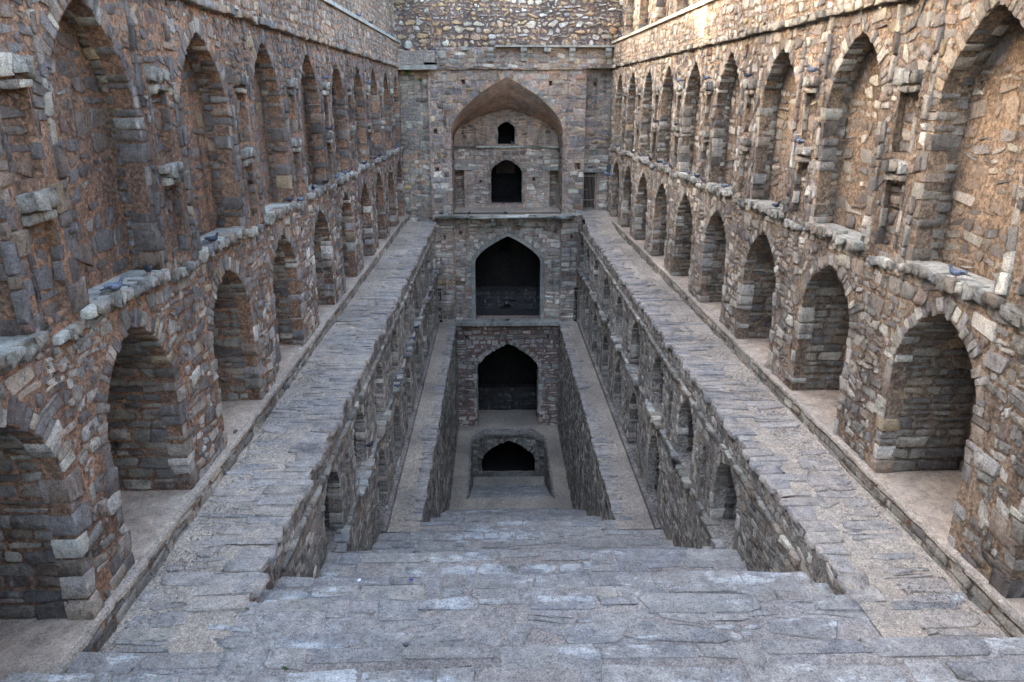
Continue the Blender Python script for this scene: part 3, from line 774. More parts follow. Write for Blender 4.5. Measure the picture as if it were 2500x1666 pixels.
def walkway(side, level):
    left = side == 'left'; sg = -1 if left else 1
    if level == 1:
        xi = (lambda y: np.full_like(np.asarray(y, float), -3.53)) if left else (lambda y: 3.52 - .0045 * np.asarray(y, float))
        xo = (lambda y: np.full_like(np.asarray(y, float), -4.86)) if left else (lambda y: 4.96 - SL * np.asarray(y, float))
        ya, yb = 6.05, (YB + .2 if left else 35.7)
        zf = (lambda x, y: 0 * x + 0 * y) if left else (lambda x, y: 0 * x + .44 * sstep((y - 30.5) / 4.5))
        o = thing('walkway', 'upper stone walkway on the left, between the arcade wall and the stair well' if left else 'upper walkway on the right, beaten earth with a ragged slate edge over the stair well', None, (sg * 4.2, 20, 0), kind='structure')
        ov, wd, zz, y_s = .05, (.38, .78), 0, 7.0
    else:
        xi = (lambda y: np.full_like(np.asarray(y, float), -2.63)) if left else (lambda y: np.full_like(np.asarray(y, float), 2.41))
        xo = (lambda y: np.full_like(np.asarray(y, float), -3.52)) if left else (lambda y: 3.5 - .0045 * np.asarray(y, float))
        ya, yb = 16.2, YB + .2
        zf = lambda x, y: 0 * x - 4.9
        o = thing('walkway', 'narrow second walkway on the left, gravelly earth edged with slabs' if left else 'narrow second walkway on the right, dusty earth edged with slates', None, (sg * 3, 25, -4.9), kind='structure')
        ov, wd, zz, y_s = .03, (.25, .45), -4.9, 16.6
    sheet('walkway_surface', (lambda y: xo(y)) if left else (lambda y: xi(y)), (lambda y: xi(y)) if left else (lambda y: xo(y)), ya, yb, zf, M['dirt'], o)
    fr = zfr(zf); st = Stones(); ys = y_s; qs = []
    while ys < yb - .05:
        d_ = R.uniform(.09, .24) if ys > 12 else R.uniform(.14, .42)
        L = R.uniform(*wd) * (.55 + .9 * vnoise(ys, 3.3, .8)) * R.uniform(.55, 1.2) * (1.25 if (left and ys < 14 and level == 1) else 1); e = xi(ys + d_ / 2); oo = R.uniform(-.01, ov + .04) if level == 1 else R.uniform(0, .03)
        xa = e - sg * oo; xb = e + sg * L
        qs.append([(min(xa, xb), ys + .006), (max(xa, xb), ys + .006), (max(xa, xb), ys + d_ - .006), (min(xa, xb), ys + d_ - .006)]); ys += d_
    q = np.array(qs, float) + R.normal(0, .012, (len(qs), 4, 2))
    st.add(fr, outlines(q, (.04, .3)), pick('slate', len(q), .09), (.006, .02), base=-.07, inset=.04, rough=.4, warp=.03)
    # paving further in
    lo_, hi_ = (-4.75, -4.05) if left else (4.0, 4.7)
    if level == 1:
        q = courses(lo_, hi_, 6.3, 34 if left else 24, hr=(.10, .32), wr=(.14, .5), gap=.02, jit=.03, wave=.06, split=.15)
        c = q.mean(1); prob = np.clip(1.15 - (c[:, 1] - 8) / (16 if left else 9), .12, .95) * np.clip((np.abs(xo(c[:, 1]) - c[:, 0]) - .1) / .3, 0, 1)
        q = q[R.random(len(q)) < prob]
        st.add(fr, outlines(q, (.15, .55)), pick('slate', len(q), .09), (.003, .014), inset=.06, rough=.4, warp=.06, ws=2.6)
        gx = (-4.85, -4.2) if left else (4.1, 4.75)
        gravel(o, *gx, 6.3, 30, zf, 7000)
    else:
        gx = (-3.5, -2.8) if left else (2.7, 3.4)
        gravel(o, *gx, 16.4, 34, zf, 4000)
    st.finish(o, 'paving_stone', 'paving', M['slab'], cap=300 if level == 1 else 200)
for s_ in ('left', 'right'):
    for l_ in (1, 2): walkway(s_, l_)

fo = thing('lowest_floor', 'dusty earth floor of the lowest level around the sunken steps', None, (0, 30, -10.5), kind='structure')
z3 = lambda x, y: 0 * x - 10.5
cst = lambda v: (lambda y: np.full_like(np.asarray(y, float), v))
sheet('floor_surface', cst(-2.7), cst(-1.9), 27.4, 36.6, z3, M['dirt'], fo, nx=4)
sheet('floor_surface', cst(1.68), cst(2.5), 27.4, 36.6, z3, M['dirt'], fo, nx=4)
sheet('floor_surface', cst(-1.9), cst(1.68), 33.4, 36.6, z3, M['dirt'], fo, nx=10)
sheet('floor_surface', cst(-2.7), cst(2.5), 25.9, 27.42, z3, M['dirt'], fo, nx=12)
sf = MB()
sf.box(-1.98, -1.9, 27.35, 33.0, -12.8, -10.47); sf.box(1.68, 1.76, 27.35, 33.0, -12.8, -10.47)
sf.build('kerb_wall', M['mortar_grey'], fo)
st = Stones()
for X, N in ((-1.9, 1), (1.68, -1)):
    f_ = frame((X, 0, 0), (0, 1, 0), (0, 0, 1), (N, 0, 0))
    q = courses(27.4, 32.9, -12.6, -10.5, hr=(.12, .24), wr=(.15, .4), gap=.012, jit=.01)
    st.add(f_, outlines(q), pick('grey', len(q)), (.006, .02))
st.finish(fo, 'stone', 'stonework', M['stone'], cap=60)
sheet('floor_surface', cst(-1.9), cst(1.68), 32.1, 33.6, lambda x, y: 0 * x - 12.57, M['dirt'], fo, nx=8)

# ================================================================== THE TOWER AT THE END
FT = lambda Y: frame((0, Y, 0), (1, 0, 0), (0, 0, 1), (0, -1, 0))
tower = thing('well_tower', 'three-storey stone front of the well tower with stacked pointed arches closing the far end', 'tower', (-.12, YB, -10.5))

# ---- upper storey
us = build_part(tower, 'upper_storey', 'upper storey with the great vaulted arch')
cf = lambda a, b: [('facade', 1.2 + .8 * np.clip((b - 2) / 1.5, 0, 1)), ('pale', 6 * np.clip((3.2 - b) / 1.6, 0, 1)), ('warm', .4)]
st, vs = Stones(), Stones()
big = Opening(-.125, 5.08, .34, 6.35, 4.05, depth=.35, ring=.36, quoin=.0, k=.5, back=False, line=False, n=14)
hole = lambda x, z, s=.17: Opening(x, s, z - s * .6, z + s * .6, depth=.45, kind='rect', ring=.02, quoin=.03, line=False, backstones=False)
holes = [hole(-2.05, 6.15), hole(1.81, 6.1), hole(3.1, 2.5, .25), hole(-3.36, 4.05), hole(-3.33, 2.37)]
build_wall(us, 'mortar_core', FT(YB), (-3.56, 3.4, .2, 6.66), [big] + holes, M['mortar_pink'], cf, st, vs, dict(hr=(.13, .3), wr=(.14, .42), gap=.012, jit=.012, wave=.03, split=.15),
           quoincol=lambda a, b: [('facade', 1), ('warm', 1.6)])
blk_row(FT(YB), -3.2, 3.4, 6.66, 6.74, -.03, .09, 'warm', st, .5)
# band with brackets above the string course
build_wall(us, 'mortar_core', FT(YB), (-3.2, 4.62, 6.74, 7.58), [], M['mortar_pink'], lambda a, b: [('facade', 1), ('warm', 1.6), ('pale', .5)], st, None, dict(hr=(.14, .26), wr=(.2, .45), gap=.014, jit=.015, wave=.03, split=.15))
# gate wing wall, a little behind
gate_o = Opening(3.76, .62, .44, 2.18, kind='rect', depth=.5, ring=.0, quoin=.0, line=True, back=False)
h3 = hole(3.86, 6.08)
build_wall(us, 'wing_core', FT(35.1), (3.36, 4.62, .0, 7.58), [gate_o, h3], M['mortar_pink'], cf, st, vs, dict(hr=(.13, .3), wr=(.16, .4), gap=.012, jit=.012, wave=.03, split=.15))
m = MB(); m.box(3.37, 3.4, YB + .02, 35.2, -.1, 6.6); m.build('return_wall', M['mortar_pink'], us)
# jamb faces of the great arch (deep recess) and the vault
def stonebox_x(X, y0, y1, z0, z1, N, pal, S_, sty=None):
    f_ = frame((X, 0, 0), (0, 1, 0), (0, 0, 1), (N, 0, 0))
    q = courses(y0, y1, z0, z1, **(sty or dict(hr=(.14, .3), wr=(.2, .5), gap=.012, jit=.012)))
    S_.add(f_, outlines(q), blend_cols(q.mean(1), lambda a, b: [(pal, 1)]), (.008, .025))
YR = 36.9
# vault: front outline -> back outline
fo_ = np.array(big.poly[1:-1]); fo_ = np.array(arch_pts(-.125, 5.08, .34, 4.05, 6.35, 14, .5)[1:-1])
bo_ = np.array(arch_pts(-.125, 5.08, .34, 3.75, 5.0, 14, .4)[1:-1])
nt_ = 9; V = []; F = []
for j in range(nt_):
    t = j / (nt_ - 1); tz = 1 - (1 - t) ** 1.6
    P = fo_ * [1, 1]; zz = fo_[:, 1] * (1 - tz) + bo_[:, 1] * tz; xx = fo_[:, 0] * (1 - .02 * t) - .125 * .02 * t
    yy = YB + .02 + (YR - YB) * t
    V += [(x, yy, z_ + random.uniform(-.015, .015)) for x, z_ in zip(xx, zz)]
n_ = len(fo_)
for j in range(nt_ - 1):
    for i in range(n_ - 1): F.append((j * n_ + i, j * n_ + i + 1, (j + 1) * n_ + i + 1, (j + 1) * n_ + i))
m = MB(); m.add(V, F); m.box(-2.7, -2.665, YB + .03, YR, .3, 4.1); m.box(2.415, 2.45, YB + .03, YR, .3, 4.1)
m.build('vault', M['plaster'], us)
stonebox_x(-2.665, YB + .2, YR, .34, 3.9, 1, 'facade', st); stonebox_x(2.415, YB + .2, YR, .34, 3.9, -1, 'facade', st)
# recess wall, lower part (pale rubble with the doorway and two side doors) and upper part with the window
door = Opening(-.13, 1.56, .5, 2.66, 2.0, depth=.55, ring=.2, quoin=.16, back=False, line=True, k=.4)
sl = Opening(-2.43, .48, .36, 2.14, kind='rect', depth=1.0, ring=.0, quoin=.0, line=False, backstones=True)
sr = Opening(2.2, .42, .36, 2.12, kind='rect', depth=1.0, ring=.0, quoin=.0, line=False, backstones=True)
build_wall(us, 'recess_core', FT(YR - .15), (-2.8, 2.56, .3, 3.2), [door, sl, sr, hole(-1.39, 1.62, .13), hole(1.2, 1.7, .16)], M['mortar_pink'], lambda a, b: [('pale', 5 * np.clip((3.2 - b) / .8, .3, 1)), ('grey', .4), ('warm', .4)], st, vs,
           dict(hr=(.12, .26), wr=(.12, .42), gap=.026, jit=.022, wave=.05, split=.2), quoincol=lambda a, b: [('grey', 1), ('warm', .5)])
win = Opening(-.13, .86, 3.34, 4.42, 4.08, depth=.5, ring=.14, quoin=.12, back=False, line=True, k=.45)
bl = [Opening(-1.95, .7, 3.34, 4.34, 4.05, depth=.05, ring=0, quoin=0.02, line=False, backstones=True, k=.4), Opening(1.7, .7, 3.34, 4.30, 4.0, depth=.05, ring=0, quoin=.02, line=False, k=.4)]
clipv = [(-2.66, 3.22), (2.41, 3.22)] + [(p[0], p[1]) for p in arch_pts(-.125, 5.07, 3.3, 3.75, 5.03, 12, .4)[1:-1]]
build_wall(us, 'recess_core', FT(YR), (-2.66, 2.41, 3.22, 5.03), [win] + bl, M['plaster'], lambda a, b: [('facade', 1.4), ('warm', 1)], st, vs,
           dict(hr=(.10, .2), wr=(.14, .4), gap=.028, jit=.018, wave=.04, split=.1), clip=clipv, proud=(.004, .014), quoincol=lambda a, b: [('grey', 1)])
blk_row(FT(YR - .15), -2.66, 2.41, 3.2, 3.28, -.15, .09, 'white', st, .8)
# lintels over the side doors and the gate
for x0, x1, z0, y_ in ((-2.66, -1.55, 2.16, YR - .15), (1.55, 2.41, 2.14, YR - .15), (3.3, 4.3, 2.19, 35.1)):
    m = MB(); m.box(x0, x1, y_ - .07, y_ + .05, z0, z0 + .17, .012); m.build('lintel', M['lime'], us)
# projecting slab, brackets and broken bracket ends high on the front
m = MB(); m.box(-.62, 4.6, YB - .32, YB + .02, 7.58, 7.66); m.build('eaves_slab', M['lime'], us)
def bracket(parent, x, z1, w_=.26, h_=.55, out=.3, mat='lime'):
    prof = [(0, 0), (out, 0), (out, -.13), (out * .85, -.2), (out * .7, -.22), (out * .7, -.32), (out * .5, -.42), (out * .42, -h_), (0, -h_)]
    m = MB(); n = len(prof); v = [(x + s_ * w_ / 2, YB + .02 - a, z1 + b) for s_ in (-1, 1) for a, b in prof]
    tri = tessellate_polygon([[Vector((p[0], p[1], 0)) for p in prof]])
    m.add(v, [tuple(t) for t in tri] + [tuple(i + n for i in t) for t in tri] + [(i, (i + 1) % n, n + (i + 1) % n, n + i) for i in range(n)])
    m.build('bracket', M[mat], parent)
for x in (-.85, .6, 2.72): bracket(us, x, 7.57)
bracket(us, 4.3, 7.57, h_=.35)
bracket(us, -2.92, 7.28, h_=.4)
m = MB(); m.box(-2.1, -1.82, YB - .22, YB + .02, 7.44, 7.6, .03); m.build('broken_bracket', M['lime'], us)
m = MB(); m.box(1.48, 1.78, YB - .3, YB - .02, 7.38, 7.575, .03); m.build('broken_bracket', M['lime'], us)
# chamber behind doorway and window: dark closed rooms
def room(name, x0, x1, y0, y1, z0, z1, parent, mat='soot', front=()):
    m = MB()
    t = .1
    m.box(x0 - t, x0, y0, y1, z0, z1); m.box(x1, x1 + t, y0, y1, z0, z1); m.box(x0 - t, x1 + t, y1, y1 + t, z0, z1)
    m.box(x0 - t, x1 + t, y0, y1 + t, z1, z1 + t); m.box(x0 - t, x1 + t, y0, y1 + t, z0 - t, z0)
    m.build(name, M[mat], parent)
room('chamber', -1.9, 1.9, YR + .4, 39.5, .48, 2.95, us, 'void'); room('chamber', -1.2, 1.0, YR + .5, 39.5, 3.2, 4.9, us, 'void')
m = MB(); m.box(-.62, .35, 39.2, 39.5, 1.75, 2.85); m.build('painted_shaft_light', M['mortar_dark'], us)  # lighter block paints the glow of shaft light in the dark room
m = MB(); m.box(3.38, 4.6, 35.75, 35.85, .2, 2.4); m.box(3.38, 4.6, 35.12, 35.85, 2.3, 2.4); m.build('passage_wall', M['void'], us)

# floor slab of the recess, jutting forward as a balcony on brackets
m = MB(); m.box(-2.67, 2.42, YB - .45, YR + .5, .2, .34); m.box(-3.56, -2.67, YB - .42, YB + .3, .17, .315); m.box(2.42, 3.0, YB - .45, YB + .1, .2, .33)
m.build('balcony_slab', M['dirt'], us)
blk(FT(YB), -3.5, 2.98, .215, .335, .2, .47, lambda n: pick('white', n), vs, 5, .006)
for x in (-.78, .5, 1.83): bracket(us, x, .2, h_=.42, out=.38, w_=.2)
st.finish(us, 'stone', 'stonework', M['stone']); vs.finish(us, 'voussoir', 'edge_stonework', M['stone'])

# ---- middle storey
ms = build_part(tower, 'middle_storey', 'middle storey with an arch framed in dressed stone')
st, vs = Stones(), Stones()
cm = lambda a, b: [('pale', 4), ('grey', .6), ('warm', .4)]
mid_o = Opening(-.105, 3.12, -4.82, -.71, -1.95, depth=.6, ring=.28, quoin=0, back=False, line=False, k=.55, n=12)
fr_in = Opening(-.105, 3.12 + .38, -4.82, -.56, -1.95, depth=.6, k=.5, n=12)
build_wall(ms, 'mortar_core', FT(YB + .12), (-2.66, 2.45, -4.95, .22), [mid_o, hole(-2.33, -.58), hole(2.14, -.5)], M['mortar_pink'], cm, st, None, dict(hr=(.14, .3), wr=(.14, .44), gap=.026, jit=.02, wave=.05, split=.2),
           extra_excl=[arch_pts(-.105, 3.5, -4.9, -1.95, -.5, 9, .5)])
# voussoir ring outside of the frame
o_ = Opening(-.105, 3.5, -4.82, -.56, -1.95, k=.5)
xs = np.array(arch_pts(-.105, 3.5, -4.8, -1.95, -.52, 24, .5)[1:-1]); 
seg = np.concatenate([[0], np.cumsum(np.linalg.norm(np.diff(xs, axis=0), axis=1))]); ns = 34; t = np.linspace(0, seg[-1], ns + 1)
px = np.interp(t, seg, xs[:, 0]); pz = np.interp(t, seg, xs[:, 1]); dx, dz = np.gradient(px), np.gradient(pz); ln = np.hypot(dx, dz); nx, nz = dz / ln, -dx / ln
qv = np.stack([np.stack([px[:-1], pz[:-1]], -1), np.stack([px[1:], pz[1:]], -1), np.stack([px[1:] + nx[1:] * .26, pz[1:] + nz[1:] * .26], -1), np.stack([px[:-1] + nx[:-1] * .26, pz[:-1] + nz[:-1] * .26], -1)], 1)
cen = qv.mean(1, keepdims=True); qv = cen + (qv - cen) * .84
vs.add(FT(YB + .12), outlines(qv, (.06, .25)), pick('pale', len(qv)), (.015, .035), inset=.1)
# dressed frame
outer = arch_pts(-.105, 3.5, -4.84, -1.95, -.53, 12, .5); inner_ = arch_pts(-.105, 3.12, -4.84, -1.95, -.71, 12, .55)
m = MB(); n_ = len(outer); f_ = FT(YB)
for i in range(n_ - 1):
    a, b, c_, d_ = outer[i], outer[i + 1], inner_[i + 1], inner_[i]
    P = np.array([a, b, c_, d_]); lo_ = f_(P[:, 0], P[:, 1], np.full(4, .03)); hi_ = f_(P[:, 0], P[:, 1], np.full(4, -.6))
    m.add(list(lo_) + list(hi_), [(0, 1, 2, 3), (0, 4, 5, 1), (3, 2, 6, 7)])
m.build('arch_frame', M['lime'], ms)
build_wall(ms, 'pilaster_core', FT(YB - .1), (-3.58, -2.66, -4.95, .2), [hole(-3.08, -.74)], M['mortar_pink'], cm, st, None, dict(hr=(.12, .28), wr=(.18, .44), gap=.026, jit=.02, wave=.05, split=.2))
build_wall(ms, 'pilaster_core', FT(YB - .1), (2.42, 3.2, -4.95, .2), [hole(2.9, -.73)], M['mortar_pink'], cm, st, None, dict(hr=(.12, .28), wr=(.18, .44), gap=.026, jit=.02, wave=.05, split=.2))
m = MB(); m.box(-2.66, -2.64, YB - .1, YB + .13, -4.95, .2); m.build('pilaster_side', M['mortar_pink'], ms)
m = MB(); m.box(2.40, 2.42, YB - .1, YB + .13, -4.95, .2); m.build('pilaster_side', M['mortar_pink'], ms)
m = MB(); m.box(3.2, 3.42, YB + .03, YB + .3, -4.95, .2); m.build('pilaster_side', M['mortar_pink'], ms)
# panel string line above the arch
blk_row(FT(YB + .12), -1.88, 1.66, -.32, -.27, -.02, .04, 'grey', st, .6)
# floor and interior of the middle storey
m = MB(); m.box(-2.62, 2.40, YB - .42, 36.9, -5.02, -4.84); m.build('threshold_slab', M['lime'], ms)
build_wall(ms, 'inner_wall', FT(36.5), (-2.4, 2.2, -4.84, -3.75), [Opening(-.15, .5, -4.84, -4.55, -4.7, depth=.3, ring=.2, quoin=0, line=False, backstones=False, n=5)], M['soot'], lambda a, b: [('shade_sooty', 1)], st, None, dict(hr=(.16, .26), wr=(.2, .45), gap=.02, jit=.02, wave=.03, split=.1))  # blackened stones and mortar also carry the painted shade of the chamber
m = MB(); m.box(-2.4, 2.2, 36.42, 36.9, -3.75, -3.68); m.build('inner_ledge', M['soot'], ms)
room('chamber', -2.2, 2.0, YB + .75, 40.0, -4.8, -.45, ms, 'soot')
m = MB(); m.box(-.5, .12, 39.85, 39.98, -2.5, -1.1); m.box(-1.75, -1.45, 39.85, 39.98, -1.6, -1.1); m.box(.95, 1.25, 39.85, 39.98, -1.6, -1.1); m.build('painted_recess_shade', M['void'], ms)  # raised near-black blocks stand in for shaded recesses in the back wall
st.finish(ms, 'stone', 'stonework', M['stone']); vs.finish(ms, 'voussoir', 'edge_stonework', M['stone'], cap=60)

# ---- lower storey
ls = build_part(tower, 'lower_storey', 'lower storey with red-mortared rubble around a dark arch')
st, vs = Stones(), Stones()
lo_o = Opening(-.11, 3.1, -10.52, -6.07, -7.4, depth=1.2, ring=.3, quoin=.2, back=False, line=True, k=.5, n=12)
build_wall(ls, 'mortar_core', FT(YB), (-2.66, 2.44, -10.6, -4.98), [lo_o, hole(-2.15, -5.72), hole(1.88, -5.7)], surf('mortar_red', base=(.30, .165, .13), alt=(.24, .17, .15), streak=.3, white=.1, fine=18), lambda a, b: [('pale', 3.5), ('grey', .8), ('warm', .4)], st, vs,
           dict(hr=(.13, .28), wr=(.12, .42), gap=.034, jit=.024, wave=.05, split=.2))
blk_row(FT(YB), -1.9, 1.7, -5.7, -5.65, -.02, .03, 'grey', st, .5)
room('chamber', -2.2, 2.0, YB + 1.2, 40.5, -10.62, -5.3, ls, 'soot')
build_wall(ls, 'inner_wall', FT(36.7), (-2.2, 2.0, -10.5, -9.25), [], M['soot'], lambda a, b: [('shade_sooty', 1)], st, None, dict(hr=(.16, .26), wr=(.2, .45), gap=.016, jit=.016, wave=.03, split=.1))  # blackened band, darkened further in colour for the shade inside the arch
m = MB(); m.box(-2.2, 2.0, 36.72, 37.2, -9.35, -9.25); m.build('inner_ledge', M['soot'], ls)
m = MB(); m.box(-.35, .1, 36.3, 36.35, -6.7, -6.2); m.build('painted_recess_shade', M['soot'], ls)  # dark plate coloured to read as a shaded recess
st.finish(ls, 'stone', 'stonework', M['stone']); vs.finish(ls, 'voussoir', 'edge_stonework', M['stone'], cap=120)

tm = MB(); tm.box(-5.3, 5.2, 34.95, 41.5, 7.0, 7.2); tm.box(-5.3, 5.2, 41.2, 41.5, -13.5, 7.0); tm.box(-5.3, -4.95, 35, 41.3, -13, 7); tm.box(5.0, 5.2, 36.8, 41.3, -13, 7); tm.build('tower_body', M['mortar_grey'], us)
# ---- sunken arch at the bottom
sa = thing('sunken_arch', 'low pointed stone arch with a chamfered coping at the bottom of the last steps', 'arch', (-.11, 33, -12.56))
st, vs = Stones(), Stones()
clipa = [(-1.92, -12.7), (1.7, -12.7), (1.7, -10.72), (1.0, -10.28), (-1.25, -10.28), (-1.92, -10.72)]
ao = Opening(-.11, 2.7, -12.56, -10.58, -11.75, depth=.5, ring=.3, quoin=.2, back=False, line=True, k=.35, n=10)
build_wall(sa, 'mortar_core', FT(33.0), (-1.92, 1.7, -12.7, -10.28), [ao], M['mortar_grey'], lambda a, b: [('grey', 2), ('dark', .7)], st, vs, dict(hr=(.12, .24), wr=(.14, .34), gap=.014, jit=.014, wave=.03, split=.2), clip=clipa)
m = MB()
cpts = clipa[2:]; up_ = [(1.85, -10.66), (1.04, -10.16), (-1.29, -10.16), (-2.07, -10.66)]
m.prism([(1.72, -10.74)] + up_[0:1] + up_[1:2] + up_[2:3] + up_[3:4] + [(-1.94, -10.74), (-1.25, -10.29), (1.0, -10.29)], FT(33.0), -.5, .1)
m.build('coping', M['mortar_grey'], sa)
room('chamber', -1.7, 1.5, 33.45, 39, -12.7, -10.75, sa, 'void')
st.finish(sa, 'stone', 'stonework', M['stone'], cap=80); vs.finish(sa, 'voussoir', 'edge_stonework', M['stone'], cap=60)

# ---- buttress on the left of the tower, with the block on top
bu = thing('corner_buttress', 'tall plain grey buttress in the far left corner under a projecting stone block', 'buttress', (-4.2, 34.7, 0))
st = Stones()
cb = lambda a, b: [('grey', 1.5), ('facade', 1.3), ('warm', .3)]
build_wall(bu, 'mortar_core', FT(34.72), (-4.92, -3.63, -.05, 6.7), [], M['mortar_grey'], cb, st, None, dict(hr=(.12, .26), wr=(.14, .34), gap=.012, jit=.014, wave=.04, split=.2))
m = MB(); m.box(-3.63, -3.57, 34.56, 34.74, 0, 6.7); m.build('corner_strip', M['mortar_pink'], bu)
m = MB(); m.box(-4.9, -3.75, 34.25, 34.9, 6.86, 7.42, .01); m.box(-3.74, -3.24, 34.25, 34.9, 6.95, 7.42, .01); m.build('block', M['mortar_grey'], bu)
m = MB(); m.box(-4.9, -3.2, 34.12, 34.9, 6.66, 6.84, .012); m.build('block_slab', M['lime'], bu)
stonebox_x(-3.63, 34.75, 34.9, 0, 6.6, 1, 'warm', st)
st.finish(bu, 'stone', 'stonework', M['stone'], cap=200)

# ---- high back wall of rounded golden stones
hb = thing('rubble_wall', 'high back wall of rounded golden and white stones set in dark mortar above the tower', 'wall', (0, 34.9, 7.6))
st = Stones()
build_wall(hb, 'mortar_core', FT(34.85), (-5.3, 5.2, 7.3, 11.6), [], M['mortar_dark'], lambda a, b: [('gold', 3), ('facade', .9 * np.clip(8.4 - b, 0, 1) + .15)], st, None, dict(hr=(.14, .36), wr=(.15, .38), gap=.04, jit=.03, wave=.08, split=.15), proud=(.02, .05), pebbles=1500, warp=.07, ch=(.35, .85))
m = MB(); m.box(-5.3, 5.2, 34.9, 36.5, 11.5, 11.6); m.box(-5.3, 5.2, 36.4, 36.5, 7.3, 11.6); m.build('wall_top', M['mortar_dark'], hb)
st.finish(hb, 'stone', 'stonework', M['stone'])

# ================================================================== IRON GATES
def gate(label, fr, w_, h_, nb, rails):
    o = thing('iron_gate', label, 'gate', tuple(fr(w_ / 2, 0, 0)))
    def bar(nm, a0, b0, a1, b1, r): 
        m = MB(); m.tube(fr(a0, b0, 0), fr(a1, b1, 0), r, n=6); m.build(nm, M['iron'], o)
    for i in range(nb): a = w_ * (i + .5) / nb; bar('bar', a, .06, a, h_ - .03, .009)
    for b in rails: bar('rail', 0, b, w_, b, .02)
    bar('stile', 0.01, .0, .01, h_, .022); bar('stile', w_ - .01, 0, w_ - .01, h_, .022)
    bar('latch', .0, h_ * .55, w_ * .4, h_ * .55, .018)
gate('rusty barred gate under a pale lintel at the end of the right upper walkway', frame((3.46, 35.15, .46), (1, 0, 0), (0, 0, 1), (0, -1, 0)), .58, 1.68, 9, (.04, .44, 1.54))
for sg, x, lb in ((-1, -3.5, 'dark narrow iron gate at the far end of the left second walkway'), (1, 3.3, 'pale barred iron gate at the far end of the right second walkway')):
    gate(lb, frame((x, YB - .14, -4.85), (-sg * .5, 0, 0), (0, 0, 1), (0, -1, 0)), .44, 1.6, 3, (.1, .5, 1.0, 1.5))
    m = MB(); m.box(min(x, x - sg * .24), max(x, x - sg * .24), YB - .115, YB - .08, -4.9, -3.2)
    dp = m.build('painted_doorway_shade', M['void'], ms)  # flat near-black panel stands in for the shaded doorway behind the gate

# ================================================================== PIGEONS
def ellipsoid(m, c, r, rot=0, n=8, k=5, taper=0):
    """along x axis, tilted by rot about y"""
    v = []; f = []
    for j in range(k + 1):
        ph = math.pi * j / k; x = -math.cos(ph); rr = math.sin(ph) * (1 + taper * x)
        for i in range(n):
            a = 2 * math.pi * i / n; p = (x * r[0], rr * r[1] * math.cos(a), rr * r[2] * math.sin(a))
            X = p[0] * math.cos(rot) - p[2] * math.sin(rot); Z = p[0] * math.sin(rot) + p[2] * math.cos(rot)
            v.append((c[0] + X, c[1] + p[1], c[2] + Z))
    for j in range(k):
        for i in range(n): f.append((j * n + i, j * n + (i + 1) % n, (j + 1) * n + (i + 1) % n, (j + 1) * n + i))
    m.add(v, f)

def body_mesh():
    # one lofted body: tail root -> belly -> breast -> neck -> head
    st_ = [(-.10, .082, .012, .010), (-.07, .084, .030, .026), (-.03, .082, .048, .044), (.02, .082, .056, .054), (.06, .092, .053, .055), (.09, .112, .040, .042), (.105, .138, .026, .026), (.112, .160, .021, .022), (.12, .178, .023, .023), (.137, .186, .020, .019), (.152, .184, .008, .008)]
    m = MB(); n = 10; v = []; f = []
    for i, (x, z, ry, rz) in enumerate(st_):
        p = st_[max(0, i - 1)]; q = st_[min(len(st_) - 1, i + 1)]; ang = math.atan2(q[1] - p[1], q[0] - p[0])
        for k in range(n):
            a = 2 * math.pi * k / n; c, s = math.cos(a), math.sin(a)
            v.append((x - math.sin(ang) * s * rz, c * ry, z + math.cos(ang) * s * rz))
    L = len(st_)
    for j in range(L - 1):
        for k in range(n): f.append((j * n + k, j * n + (k + 1) % n, (j + 1) * n + (k + 1) % n, (j + 1) * n + k))
    f += [tuple(range(n))[::-1], tuple(range((L - 1) * n, L * n))]
    m.add(v, f); return m
bm_body = body_mesh().mesh('body', M['p_body'], True)
m = MB(); ellipsoid(m, (.113, 0, .158), (.032, .0235, .0235), 1.3); ellipsoid(m, (.128, 0, .183), (.026, .0215, .0205), .1); bm_neck = m.mesh('neck', M['p_dark'], True)
def wing_mesh(s):
    m = MB(); ellipsoid(m, (-.03, s * .04, .094), (.105, .022, .040), -.12, taper=.35); return m.mesh('wing', M['p_wing'], True)
m = MB(); m.add([(-.08, -.02, .085), (-.08, .02, .085), (-.19, .026, .062), (-.19, -.026, .062), (-.08, -.02, .073), (-.08, .02, .073), (-.19, .026, .056), (-.19, -.026, .056)], [(0, 1, 2, 3), (4, 7, 6, 5), (0, 3, 7, 4), (1, 5, 6, 2), (2, 6, 7, 3), (0, 4, 5, 1)]); bm_tail = m.mesh('tail', M['p_dark'])
m = MB()
for dx in (-.02, .015):
    m.add([(-.07 + dx, -.061, .12), (-.045 + dx, -.064, .12), (-.075 + dx, -.058, .075), (-.1 + dx, -.055, .075)], [(0, 1, 2, 3)]); m.add([(-.07 + dx, .061, .12), (-.045 + dx, .064, .12), (-.075 + dx, .058, .075), (-.1 + dx, .055, .075)], [(0, 3, 2, 1)])
bm_bar = m.mesh('wing_bar', M['p_dark'])
m = MB(); m.tube((.148, 0, .184), (.172, 0, .177), .006, .002, 5); bm_beak = m.mesh('beak', M['p_beak'])
def leg_mesh(s):
    m = MB(); m.tube((.015, s * .02, .045), (.018, s * .022, .008), .006, .005, 5)
    for a in (-.5, 0, .5): m.tube((.018, s * .022, .006), (.018 + .03 * math.cos(a), s * .022 + .03 * math.sin(a), .004), .004, .003, 4)
    m.tube((.018, s * .022, .006), (-.002, s * .022, .004), .004, .003, 4)
    return m.mesh('leg', M['p_foot'])
wL, wR, lL, lR = wing_mesh(1), wing_mesh(-1), leg_mesh(1), leg_mesh(-1)
PARTS = [('body', bm_body), ('neck', bm_neck), ('wing', wL), ('wing', wR), ('tail', bm_tail), ('wing_bar', bm_bar), ('beak', bm_beak), ('leg', lL), ('leg', lR)]
